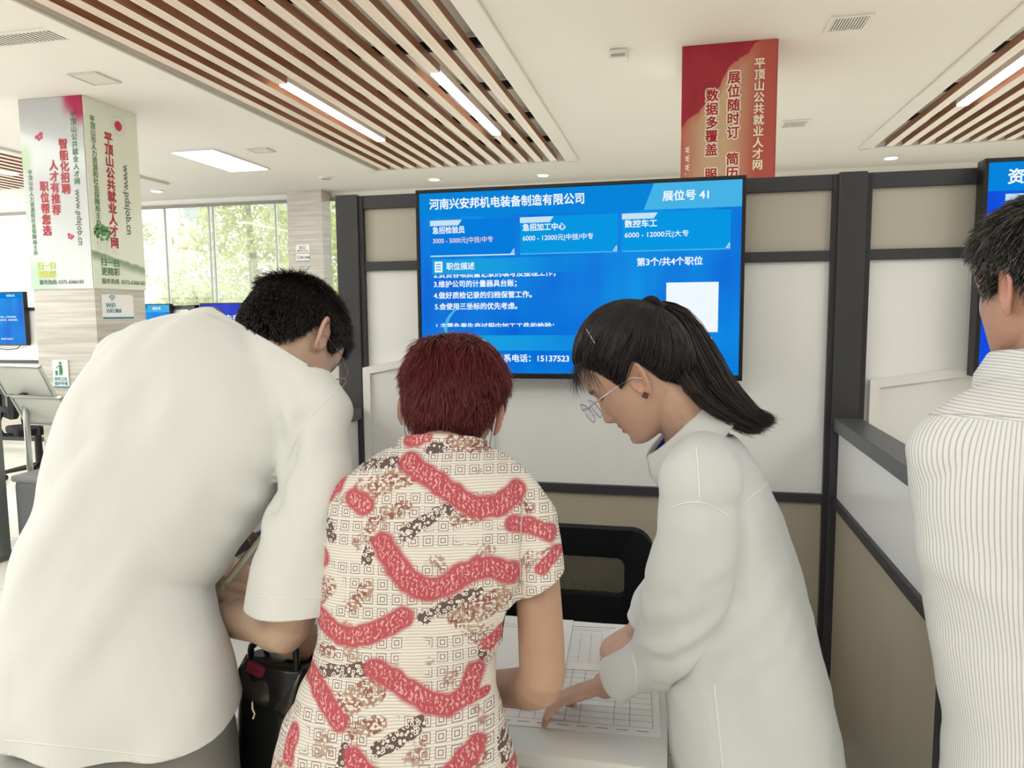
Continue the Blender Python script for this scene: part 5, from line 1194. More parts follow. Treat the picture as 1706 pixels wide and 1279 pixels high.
DARKF = [([(375, 462), (440, 420), (520, 380)], 24), ([(190, 240), (320, 228)], 22), ([(440, 728), (530, 685), (620, 650)], 20), ([(105, 915), (250, 888)], 22), ([(310, 1110), (380, 1085), (435, 1045)], 24), ([(245, 545), (262, 495)], 22), ([(195, 1185), (205, 1120)], 20), ([(20, 1255), (100, 1228)], 26), ([(490, 1252), (560, 1220)], 22), ([(635, 850), (640, 880)], 20), ([(700, 1140), (710, 1200)], 20), ([(425, 185), (490, 175)], 20), ([(100, 480), (60, 430)], 26)]
LEAFB = [([(262, 310), (370, 268)], 38), ([(300, 400), (372, 378)], 26), ([(560, 735), (690, 680)], 42), ([(190, 1000), (290, 948)], 42), ([(240, 1065), (310, 1042)], 26), ([(530, 1205), (622, 1160)], 32), ([(90, 855), (130, 850)], 22), ([(540, 420), (612, 408)], 20), ([(520, 155), (600, 170)], 34), ([(245, 450), (260, 430)], 22), ([(740, 340), (790, 385)], 18), ([(200, 700), (250, 640)], 26), ([(620, 800), (640, 840)], 20), ([(100, 650), (40, 700)], 36)]
BO = P(735, 900, 1.09)
def blouse_uv(c): q = c-BO; return q@CR, q[:, 2]+.18*(q@CD)
def zuv(x, y): px, py = z2(x, y); q = P(px, py, 1.05)-BO; return (q@CR, q[2]+.18*(q@CD))
def blouse_mask(me):
    c = getco(me); u, v = blouse_uv(c); uv = np.stack([u, v], 1); out = np.zeros((len(c), 3))
    wob = .0022*vnoise(np.stack([u*90, v*90, u*0], 1), 7)
    k = .4842/1216*1.06
    for ch, lst, soft in ((0, CRES, 1.1), (1, DARKF, .35), (2, LEAFB, .6)):
        for pts, th in lst:
            w = [np.array(zuv(*q)) for q in pts]; w = list(catmull(np.array(w), 4)) if len(w) > 2 else w; dm = np.full(len(c), 9.)
            for a, b in zip(w[:-1], w[1:]):
                d, _ = seg_dist(uv, a, b); dm = np.minimum(dm, d)
            r = th*k; out[:, ch] = np.maximum(out[:, ch], 1-sstep(dm+wob, r*(1-soft*.55), r*(1+soft*.30)))
    setattr_col(me, 'mask', out); setattr_vec(me, 'cloth', np.stack([u, v, c@CD*0], 1))
def blouse_material():
    m = bpy.data.materials.new('printed_blouse_cloth'); m.use_nodes = True; nt = m.node_tree; b = nt.nodes['Principled BSDF']; b.inputs['Roughness'].default_value = .75; b.inputs['Specular IOR Level'].default_value = .2
    at = nt.nodes.new('ShaderNodeAttribute'); at.attribute_name = 'cloth'; mk = nt.nodes.new('ShaderNodeAttribute'); mk.attribute_name = 'mask'
    s = sep(nt, at.outputs['Vector']); u, v = s[0], s[1]; ms = nt.nodes.new('ShaderNodeSeparateColor'); nt.links.new(mk.outputs['Color'], ms.inputs[0]); R_, G_, B_ = ms.outputs
    wob = nmath(nt, 'MULTIPLY', nmath(nt, 'SUBTRACT', noise_of(nt, at.outputs['Vector'], 14, 2), .5), .006)
    vv = nmath(nt, 'ADD', v, wob)
    white = srgb(238, 232, 222)
    st = nmath(nt, 'FRACT', nmath(nt, 'DIVIDE', vv, .0040)); line = nmath(nt, 'LESS_THAN', st, .24)
    col = nmix(nt, nmath(nt, 'MULTIPLY', line, .50), white, srgb(134, 126, 122))
    # squared spirals in paired rows
    def cellc(x, pitch): return nmath(nt, 'ABSOLUTE', nmath(nt, 'SUBTRACT', nmath(nt, 'FRACT', nmath(nt, 'DIVIDE', x, pitch)), .5))
    cu = cellc(u, .0205); cv = cellc(vv, .0195); ch = nmath(nt, 'MAXIMUM', cu, nmath(nt, 'MULTIPLY', cv, .96))
    rowid = nmath(nt, 'FRACT', nmath(nt, 'DIVIDE', nmath(nt, 'FLOOR', nmath(nt, 'DIVIDE', vv, .0195)), 5)); rows = nmath(nt, 'LESS_THAN', rowid, .75)
    nb = smooth(nt, noise_of(nt, at.outputs['Vector'], 9, 1), .36, .40); sq = nmath(nt, 'MULTIPLY', nmath(nt, 'MULTIPLY', rows, nb), nmath(nt, 'LESS_THAN', ch, .345))
    ring = nmath(nt, 'MAXIMUM', nmath(nt, 'MULTIPLY', nmath(nt, 'GREATER_THAN', ch, .295), 1.0), nmath(nt, 'MULTIPLY', nmath(nt, 'GREATER_THAN', ch, .115), nmath(nt, 'LESS_THAN', ch, .175)))
    sqc = nmix(nt, ring, srgb(238, 230, 222), srgb(132, 122, 118)); col = nmix(nt, sq, col, sqc)
    # leaves
    nl = noise_of(nt, at.outputs['Vector'], 185, 2); lf = nmath(nt, 'MULTIPLY', smooth(nt, nl, .46, .51), nmath(nt, 'ADD', smooth(nt, B_, .15, .6), nmath(nt, 'MULTIPLY', smooth(nt, noise_of(nt, at.outputs['Vector'], 22, 1), .60, .66), .8), clamp=True)); lc = nmix(nt, smooth(nt, noise_of(nt, at.outputs['Vector'], 60, 1), .4, .6), srgb(152, 98, 90), srgb(180, 150, 128)); col = nmix(nt, lf, col, lc)
    # dark flowers
    vo = nt.nodes.new('ShaderNodeTexVoronoi'); vo.inputs['Scale'].default_value = 190; nt.links.new(at.outputs['Vector'], vo.inputs['Vector'])
    fl = nmath(nt, 'ABSOLUTE', nmath(nt, 'SUBTRACT', vo.outputs['Distance'], .36)); fc = nmix(nt, smooth(nt, fl, .10, .14), srgb(238, 230, 220), srgb(108, 90, 88)); col = nmix(nt, smooth(nt, G_, .4, .55), col, fc)
    # pink crescents with pale curls
    wv = nt.nodes.new('ShaderNodeTexWave'); wv.inputs['Scale'].default_value = 46; wv.inputs['Distortion'].default_value = 7; wv.inputs['Detail'].default_value = 1.5; wv.inputs['Detail Scale'].default_value = 3.5; nt.links.new(at.outputs['Vector'], wv.inputs['Vector'])
    cl = nmath(nt, 'MULTIPLY', nmath(nt, 'MULTIPLY', smooth(nt, wv.outputs['Fac'], .62, .78), smooth(nt, noise_of(nt, at.outputs['Vector'], 240, 1), .40, .52)), smooth(nt, R_, .75, .98))
    pk = nmix(nt, nmath(nt, 'MULTIPLY', cl, .75), srgb(190, 88, 98), srgb(240, 198, 192)); col = nmix(nt, smooth(nt, R_, .05, .80), col, pk)
    nt.links.new(col, b.inputs['Base Color'])
    return m
BLOUSE = blouse_material()
def woman_print():
    p = Person('person with short dark red hair in a pink printed blouse, seen from behind', (-.40, .98, 0))
    p.head(P(754, 674, 1.25), 4, 24, -6, .94, ear_out=.8)
    NB = P(737, 768, 1.175); p.neck(NB, .049, .054)
    loft(p.mb, [K5(660, 1310, 1.06, .160, .11), K5(668, 1170, 1.07, .136, .095), K5(676, 1095, 1.08, .122, .085), K5(712, 930, 1.105, .142, .088), K5(728, 850, 1.125, .150, .08), K5(738, 775, 1.165, .07, .05)], CR)
    LS, RS = P(570, 868, 1.16), P(880, 872, 1.11)
    limb(p.mb, [(LS, .040), (P(655, 815, 1.15), .042), (P(738, 785, 1.165), .048), (P(825, 825, 1.14), .042), (RS, .040)])
    RE, RWr = P(898, 1138, 1.085), P(735, 1143, 1.31)
    limb(p.mb, [(RS, .040), (P(896, 985, 1.09), .0345), (P(902, 1080, 1.085), .0345), (RE, .0345), (P(850, 1146, 1.17), .0300), (RWr, .023)])
    hp = onZ(690, 1165, .775); p.hand(RWr, hp-RWr, -UP, 1, .165, curl=(25, 30, 20))
    LE, LW = P(478, 1050, 1.185), P(600, 1108, 1.34)
    limb(p.mb, [(LS, .040), (P(525, 960, 1.16), .036), (LE, .0345), (LE*.5+LW*.5, .031), (LW, .023)])
    hp = onZ(650, 1150, .775); p.hand(LW, hp-LW, -UP, -1, .165, curl=(20, 25, 15))
    hip = A3(-.395, .955, .72); kL, aL, kR, aR = A3(-.47, 1.0, .42), A3(-.47, .96, .07), A3(-.32, 1.0, .42), A3(-.31, .96, .07)
    p.leg(hip-CR*.075, kL, aL, (.07, .047, .033), aL+CD*.2); p.leg(hip+CR*.075, kR, aR, (.07, .047, .033), aR+CD*.2)
    o = p.finish(srgb(188, 153, 130), .003, 2, srgb(70, 24, 26))
    mb = MB()
    loft(mb, [K5(658, 1400, 1.055, .192, .135), K5(660, 1310, 1.06, .184, .13), K5(662, 1240, 1.06, .171, .122), K5(668, 1170, 1.07, .153, .112), K5(676, 1095, 1.08, .135, .10), K5(690, 1015, 1.09, .141, .10), K5(712, 930, 1.105, .158, .105), K5(728, 850, 1.125, .166, .096), K5(736, 800, 1.145, .135, .078), K5(738, 760, 1.165, .075, .056)], CR, 5, 44, 2.15)
    limb(mb, [(P(572, 860, 1.155), .048), (P(650, 803, 1.15), .050), (P(738, 778, 1.165), .056), (P(830, 812, 1.14), .050), (P(878, 866, 1.11), .046)], 5, 24)
    loft(mb, [K5(878, 862, 1.11, .044, .046), K5(893, 925, 1.095, .041, .048), K5(899, 985, 1.09, .042, .050), K5(902, 1015, 1.09, .043, .052)], CR, 5, 28)
    loft(mb, [K5(572, 858, 1.155, .044, .046), K5(548, 925, 1.155, .043, .048), K5(530, 985, 1.16, .045, .050)], CR, 5, 28)
    def folds(c, n):
        q = c-BO; x = q@CR; y = q@CD; z = q[:, 2]; w = np.exp(-((z+.165)/.10)**2)
        d = .0035*w*vnoise(np.stack([x*7, y*6, z*34], 1), 11)+.0022*vnoise(np.stack([x*11, y*9, z*11], 1), 12)
        s_, _ = seg_dist(c, P(855, 880, 1.06), P(868, 990, 1.06)); d -= .004*np.exp(-(s_/.010)**2)
        return d+.0012*np.sin((x*.5+z)*120)*w
    n1 = unit(CR*.45-UP*.89)
    cuts = [(P(901, 966, 1.09), n1, P(906, 1010, 1.09), .075), (P(536, 966, 1.16), unit(-CR*.3-UP*.95), P(528, 1000, 1.16), .07), (P(660, 1318, 1.06), -UP, P(660, 1400, 1.06), .30), (P(739, 752, 1.17), unit(UP*.9+CD*.4), P(739, 735, 1.18), .085)]
    bl = garment('blouse', mb, .0032, BLOUSE, o, 3, folds, cuts, blouse_mask)
    ca = unit(UP*.93+CD*.30+CR*.03); me = collar(P(738, 776, 1.172), ca, CD, .064, .060, .040, .040, .022, gap=.25, n=90)
    bm = bmesh.new(); bm.from_mesh(me); bmesh.ops.subdivide_edges(bm, edges=bm.edges[:], cuts=2, use_grid_fill=True); bm.to_mesh(me); bm.free(); blouse_mask(me)
    co_ = link(me, 'collar', BLOUSE, bl); solid(co_, .0025)
    seam(bl, ((872, 826), (868, 880), (866, 930), (869, 975)), .0010, BLOUSE, bl, 'armhole_seam')
    trousers(o, hip, CR, .152, .115, kL, aL, kR, aR, DARKT, .16)
    for an in (aL, aR): shoe(o, an, CD, SHOEB)
    R_ = scalp_roots(15000, -.085); ln = .027+.024*sstep(R_[:, 2], -.02, .07)+.007*rng.uniform(-1, 1, len(R_)); ln = np.where(R_[:, 2] < -.030, .017, ln); ln = np.where((np.abs(R_[:, 1]) > .045) & (R_[:, 2] < .035), .016, ln)
    lift = .26+.22*sstep(R_[:, 2], .04, .10)+.16*vnoise(R_*40, 9)
    cl = vnoise(R_*48, 6)[:, None]; cl2 = vnoise(R_*48, 16)[:, None]
    S = grow(R_, ln, lambda q: (q-A3(-.035, .01, .118))*A3(1, 1, .6)+A3(0, 0, -.05)+A3(0, 1, .2)*cl*.085+A3(1, 0, 0)*cl2*.04, lift, 8, droop=.35, off=.008, jitter=.16)
    strands(to_world(p, S), hair_cols(len(R_), srgb(90, 28, 36), .5, srgb(160, 78, 74)), .00062, 'hair', o)
    # face mask with ear loops
    mb = MB(); g = []
    for i in range(9):
        for k in range(13): z = -.028-.085*i/8; ph = (-1.15+2.3*k/12)*.9; q = head_pt(np.array([max(z, -.112)]), np.array([ph]))[0]; g.append(p.w(q+A3(.010, 0, 0)))
    mb.add(g, [(i*13+k, i*13+k+1, (i+1)*13+k+1, (i+1)*13+k) for i in range(8) for k in range(12)]); mk = mb.build('face_mask', mat('mask_white', srgb(232, 236, 238), .8), o, True)
    for sg in (1, -1):
        MB().tube([p.w(A3(.052, sg*.064, -.036)), p.w(A3(.02, sg*.082, .004)), p.w(A3(-.008, sg*.084, .012)), p.w(A3(-.020, sg*.0835, -.008)), p.w(A3(-.018, sg*.0825, -.03)), p.w(A3(-.006, sg*.080, -.055)), p.w(A3(.030, sg*.072, -.085))], .0019, 6).build('ear_loop', MATS['mask_white'], mk, True)
    return p, o
PW, OW = woman_print()
def tote():
    r = thing('handbag', 'black leather tote bag hanging from the left forearm of the red-haired woman', 'bag', tuple(P(470, 1300, 1.20)))
    LEA = mat('black_leather', srgb(26, 26, 27), .28, .5, bump=.25, bscale=260); sd = unit(CR*.9-CD*.35); top = P(468, 1098, 1.205); dn = -UP
    mb = MB(); loft(mb, [(*(top+dn*.0), .062, .030), (*(top+dn*.03), .066, .040), (*(top+dn*.12), .074, .050), (*(top+dn*.24), .082, .055), (*(top+dn*.30), .078, .050), (*(top+dn*.315), .06, .035)], sd, 4, 40, 3.2)
    me = bpy.data.meshes.new('b'); me.from_pydata(mb.v, [], mb.f); me.update(); co = getco(me); n = vnormals(me); setco(me, co+n*(.004*vnoise(co*np.array([22, 22, 12]), 4))[:, None]); b = link(me, 'body', LEA, r)
    # drooping top flap, lining and handles
    fl = MB(); nrm = np.cross(sd, UP); nrm = nrm*(1 if nrm@CD < 0 else -1)
    g = []
    for i in range(13):
        for k in range(7): x = -.058+.116*i/12; t = k/6; dr = .045+.030*(i/12); g.append(top+sd*x+UP*(.004-dr*t)+nrm*(.012+.034*math.sin(t*1.5)+.004*math.sin(i*1.1+t*3)))
    fl.add(g, [(i*7+k, (i+1)*7+k, (i+1)*7+k+1, i*7+k+1) for i in range(12) for k in range(6)]); solid(fl.build('flap', mat('glossy_leather', srgb(52, 50, 46), .2, .6), r, True), .003)
    MB().box((-.040, -.004, -.014), (-.006, .004, .006), .003, Matrix.Translation(top+nrm*.030-UP*.01) @ Matrix.Rotation(.35, 4, 'Y')).build('lining_edge', mat('burgundy_lining', srgb(104, 24, 40), .7), r)
    for o_ in (.018, -.018):
        pts = [top-sd*.045+nrm*o_+UP*q for q in (-.02, .02)]+[P(432, 1085, 1.205)+nrm*o_*.4+UP*.02, P(452, 1022, 1.20)+nrm*o_*.3+UP*.012, P(480, 1012, 1.205)+nrm*o_*.3+UP*.008]+[top+sd*.045+nrm*o_+UP*q for q in (.03, -.02)]
        MB().tube([tuple(q) for q in catmull(np.array(pts), 5)], .0055, 8).build('handle', LEA, r, True)
    zp = P(421, 1180, 1.155); MB().tube([zp+UP*.012, zp, zp-UP*.008+CR*.003, zp-UP*.016], [.0018, .0026, .0020, .0026], 8).build('zip_pull', mat('zip_gold', srgb(206, 196, 170), .25, .5, metal=.9), r)
tote()

# ------------------------------------------------------------------ the woman with the ponytail
def woman_shirt():
    p = Person('person with a black ponytail and glasses in an oversized white shirt, leaning over the desk', (.14, 1.25, 0))
    p.head(P(1058, 616, 1.26), -72, 38, 0, .95, nose=.92, ear_out=.35)
    tl = heading(-80)[2]; tf = heading(-80)[0]
    NB = P(1162, 735, 1.27); p.neck(NB, .047, .056)
    loft(p.mb, [K5(1256, 1330, 1.27, .150, .105), K5(1245, 1180, 1.27, .130, .092), K5(1225, 1010, 1.27, .132, .098), K5(1205, 900, 1.27, .140, .090), K5(1185, 805, 1.27, .14, .07), K5(1165, 745, 1.27, .07, .05)], tl)
    LS, RS = P(1165, 800, 1.125), P(1178, 788, 1.41)
    limb(p.mb, [(LS, .045), (P(1172, 770, 1.27), .05), (RS, .045)])
    LE, LW = P(1146, 1030, 1.195), P(1008, 1141, 1.325)
    limb(p.mb, [(LS, .045), (P(1160, 910, 1.14), .040), (LE, .036), (P(1080, 1095, 1.255), .032), (LW, .0235)])
    hd = P(955, 1153, 1.335)-P(1006, 1137, 1.330); W2 = P(1010, 1139, 1.328)
    p.hand(W2, hd, -UP*.95-CD*.25, -1, .160, curls=((16, 24, 12), (18, 26, 12), (16, 24, 12), (8, 14, 8)), spread=15, fw=.0080, thumb_out=35)
    RE, RWr = P(1135, 965, 1.50), P(1062, 1052, 1.535)
    limb(p.mb, [(RS, .045), (RE, .035), (RWr, .025)])
    tip = onZ(1004, 1098, .765); p.hand(RWr, tip-RWr, -UP*.85+CD*.3, 1, .170, curls=((20, 25, 15), (30, 30, 18), (38, 34, 20), (42, 36, 20)), spread=3, thumb_out=22)
    hip = A3(.145, 1.27, .72); kL, aL, kR, aR = A3(.16, 1.18, .42), A3(.16, 1.17, .07), A3(.16, 1.36, .42), A3(.17, 1.37, .07)
    sd = A3(0, 1, 0)
    p.leg(hip-sd*.075, kL, aL, (.07, .047, .033), aL+A3(-.2, 0, 0)); p.leg(hip+sd*.075, kR, aR, (.07, .047, .033), aR+A3(-.2, 0, 0))
    o = p.finish(srgb(196, 160, 140), .0024, 2, srgb(22, 20, 22), lips=.42)
    mb = MB()
    loft(mb, [K5(1266, 1440, 1.27, .185, .142), K5(1258, 1330, 1.27, .182, .138), K5(1250, 1240, 1.27, .178, .133), K5(1238, 1130, 1.27, .172, .129), K5(1222, 1010, 1.27, .166, .122), K5(1205, 910, 1.27, .166, .110), K5(1190, 830, 1.27, .172, .094), K5(1180, 780, 1.27, .150, .076), K5(1166, 738, 1.27, .085, .058)], tl, 5, 44, 2.15)
    limb(mb, [(P(1165, 806, 1.12), .062), (P(1172, 776, 1.20), .060), (P(1172, 768, 1.27), .058), (P(1176, 778, 1.36), .058), (P(1180, 800, 1.425), .058)], 5, 24)
    e1, e2 = unit(CR+UP*.25), unit(CR*.6+UP*.8)
    loft(mb, [K5(1163, 800, 1.125, .062, .060), K5(1162, 880, 1.13, .064, .066), K5(1154, 960, 1.155, .070, .070), K5(1140, 1030, 1.195, .072, .066), K5(1092, 1088, 1.25, .058, .054), K5(1044, 1122, 1.29, .047, .043), K5(1012, 1140, 1.318, .041, .034), K5(985, 1153, 1.338, .040, .033)], [CR, CR, e1, e1, e2, e2, UP, UP], 6, 36)
    loft(mb, [K5(1180, 800, 1.425, .058, .058), K5(1140, 955, 1.50, .058, .058), K5(1090, 1022, 1.525, .046, .046), K5(1066, 1044, 1.532, .043, .042), K5(1050, 1062, 1.54, .042, .042)], [CR, CR, e1, e2, e2], 5, 30)
    def folds(c, n):
        q = c-P(1200, 850, 1.2); x = q@CR; y = q@CD; z = q[:, 2]; back = sstep(x+z*.25, -.03, .08); low = sstep(-z, -.05, .35)
        fan = x+.30*z
        d = .011*low*np.sin(fan*34+1.8*vnoise(np.stack([fan*5, y*3, z*2], 1), 21))+.0085*(.5+low*.6)*vnoise(np.stack([fan*15, y*9, z*3.5], 1), 22)
        el = np.exp(-(np.linalg.norm(c-LE, axis=1)/.10)**2); d += .0070*el*np.sin((x*.7-z*.7)*130+2*vnoise(c*20, 23))
        s_, t_ = seg_dist(c, P(1225, 840, 1.1), P(1222, 990, 1.12)); d -= .010*np.exp(-(s_/.014)**2)
        f_, _ = seg_dist(c, LE, LW); d += .0050*np.exp(-(f_/.08)**2)*sstep(np.linalg.norm(c-LW, axis=1), .05, .14)*vnoise(np.stack([x*24, y*24, z*24], 1), 24)
        return d+.0018*vnoise(c*34, 25)
    cd = unit(P(985, 1153, 1.338)-P(1044, 1122, 1.29)); cd2 = unit(P(1050, 1062, 1.54)-P(1090, 1022, 1.525))
    ca = unit(-CR*.70+UP*.70+CD*.12)
    cuts = [(P(1032, 1131, 1.303), cd, P(1002, 1146, 1.327), .080), (P(1066, 1044, 1.532), cd2, P(1050, 1062, 1.54), .06), (P(1260, 1345, 1.27), -UP, P(1266, 1440, 1.27), .34), (P(1144, 716, 1.27), ca, P(1130, 704, 1.27), .078)]
    sh = garment('shirt', mb, .0036, SHIRTW, o, 3, folds, cuts)
    me = collar(P(1154, 734, 1.27), ca, unit(-CR*.72-UP*.70), .060, .068, .036, .056, .019, gap=.18, n=72, point=.035); solid(link(me, 'collar', SHIRTW, sh), .0025)
    for pts in (((1160, 742), (1163, 780), (1166, 835)), ((1118, 846), (1140, 838), (1166, 836), (1190, 845), (1212, 858)), ((1286, 792), (1270, 812), (1240, 835)), ((1190, 1140), (1196, 1200), (1204, 1279))): seam(sh, pts, .0011, SEAMW, sh)
    seam(sh, ((1052, 1084), (1060, 1120), (1060, 1160)), .0011, SEAMW, sh, 'cuff_seam')
    ln = ring_tube(P(1146, 722, 1.268), ca, unit(-CR*.7-UP*.7), .060, .066, 0, 40, -2.6, 2.6)
    mb = MB(); vs = []
    for q in ln: vs += [q-ca*.002, q+ca*.016]
    mb.add(vs, [(2*i, 2*i+2, 2*i+3, 2*i+1) for i in range(len(ln)-1)]); solid(mb.build('lanyard', mat('lanyard_blue', srgb(26, 44, 150), .6), o, True), .002)
    trousers(o, hip, sd, .150, .115, kL, aL, kR, aR, DARKT, .14)
    for an in (aL, aR): shoe(o, an, A3(-1, 0, 0), SHOEB)
    # hair pulled back to a tie, then a ponytail with a loop of light under it
    tie = A3(-.088, 0, .072)
    R_ = scalp_roots(9000, -.075); k = 9; t = np.linspace(0, 1, k)[None, :, None]; tip = tie+rng.normal(0, 1, (len(R_), 3))*.006
    S = R_[:, None, :]*(1-t)+tip[:, None, :]*t; off = .005+.006*rng.uniform(0, 1, len(R_)); sh_ = S.shape; S = S.reshape(-1, 3)
    S = S+A3(0, 0, 1)*0; wv = np.repeat(vnoise(R_*30, 31), k)[:, None]*A3(0, .003, .002)*np.tile(np.sin(np.linspace(0, math.pi, k)), len(R_))[:, None]; S = push_out(S+wv, np.repeat(off, k)).reshape(sh_); S[:, 0] = R_
    cols = hair_cols(len(R_), srgb(22, 19, 20), .35, srgb(48, 40, 40))
    h = strands(to_world(p, S), cols, .0007, 'hair', o)
    # loose wisps at the brow and nape
    W_ = scalp_roots(60000, -.09); W_ = W_[(W_[:, 0] > .045) & (W_[:, 2] < .075)][:260]
    S = grow(W_, .030+.03*rng.uniform(0, 1, len(W_)), lambda q: A3(.3, 0, -1)+q*0, .25, 7, off=.004, jitter=.35); strands(to_world(p, S), hair_cols(len(W_), srgb(30, 26, 26), .3), .00035, 'loose_wisps', h)
    T0 = p.w(tie); spine = [T0, P(1104, 506, 1.30), P(1146, 524, 1.30), P(1184, 574, 1.295), P(1213, 628, 1.28), P(1241, 666, 1.265), P(1264, 690, 1.255), P(1292, 700, 1.25)]
    low = [T0-UP*.004, P(1098, 518, 1.29), P(1116, 548, 1.27), P(1116, 606, 1.225), P(1142, 654, 1.215), P(1190, 690, 1.22), P(1234, 712, 1.23), P(1258, 718, 1.235)]
    A_, B_ = catmull(np.array(spine), 4), catmull(np.array(low), 4); n = 5200; w = rng.beta(1.1, 1.1, n)[:, None, None]; q = A_[None]*(1-w)+B_[None]*w; m = A_.shape[0]
    prof = np.interp(np.linspace(0, 1, m), [0, .08, .3, .6, .85, 1], [.008, .016, .026, .028, .020, .010])[None, :, None]
    jit = rng.normal(0, .42, (n, 1, 1))*prof*CD[None, None]+rng.normal(0, .10, (n, 1, 3))*prof; q = q+jit
    q += (rng.normal(0, 1, (n, 1, 3))*.005)*(np.linspace(0, 1, m)**2)[None, :, None]
    cutn = rng.uniform(.88, 1.0, n); qq = np.empty_like(q); ts = np.linspace(0, 1, m)
    for i in range(n):
        tt = ts*cutn[i]
        for a in range(3): qq[i, :, a] = np.interp(tt, ts, q[i, :, a])
    strands(qq[:, ::2], hair_cols(n, srgb(24, 20, 20), .4, srgb(62, 46, 42)), .0009, 'ponytail', h)
    d = unit(P(1104, 506, 1.30)-T0); mb = MB(); loop = ring_tube(T0+d*.006, d, UP, .015, .015, 0, 24); mb.tube(loop, .0065, 8, False); mb.build('hair_tie', mat('tie_black', srgb(20, 20, 26), .8), h, True)
    glasses(p, dz=-.012, df=.112, w=.046, h=.040, m=mat('spectacle_silver', srgb(200, 196, 204), .2, .5, metal=.9))
    ear = p.w(A3(-.001, .0800, -.0475)); mb = MB()
    for k in range(4): a = k*math.pi/2+.3; ball(mb, ear+p.f*.0032*math.cos(a)+p.u*.0032*math.sin(a)+p.l*.001, (.0028, .0028, .0014), (p.f, p.u, p.l), 8)
    mb.build('earring', mat('earring_dark', srgb(70, 30, 30), .3, .6), o, True)
    seam(h, ((977, 548), (983, 558), (991, 572)), .0009, METAL, h, 'hair_clip')
    return p, o
PS, OS = woman_shirt()

# ------------------------------------------------------------------ the man in the striped shirt
def stripe_material():
    m = bpy.data.materials.new('pinstripe_cloth'); m.use_nodes = True; nt = m.node_tree; b = nt.nodes['Principled BSDF']; b.inputs['Roughness'].default_value = .8; b.inputs['Specular IOR Level'].default_value = .2
    at = nt.nodes.new('ShaderNodeAttribute'); at.attribute_name = 'cloth'; s = sep(nt, at.outputs['Vector'])
    wob = nmath(nt, 'MULTIPLY', nmath(nt, 'SUBTRACT', noise_of(nt, at.outputs['Vector'], 6, 1), .5), .0025)
    yk = nmath(nt, 'GREATER_THAN', s[2], .5); x = nmath(nt, 'ADD', nmath(nt, 'MULTIPLY', s[0], nmath(nt, 'SUBTRACT', 1, yk)), nmath(nt, 'MULTIPLY', s[1], yk))
    f = nmath(nt, 'FRACT', nmath(nt, 'DIVIDE', nmath(nt, 'ADD', x, wob), .0046)); line = nmath(nt, 'LESS_THAN', f, .30)
    nt.links.new(nmix(nt, nmath(nt, 'MULTIPLY', line, .55), srgb(236, 237, 236), srgb(150, 154, 156)), b.inputs['Base Color']); return m
PIN = stripe_material()
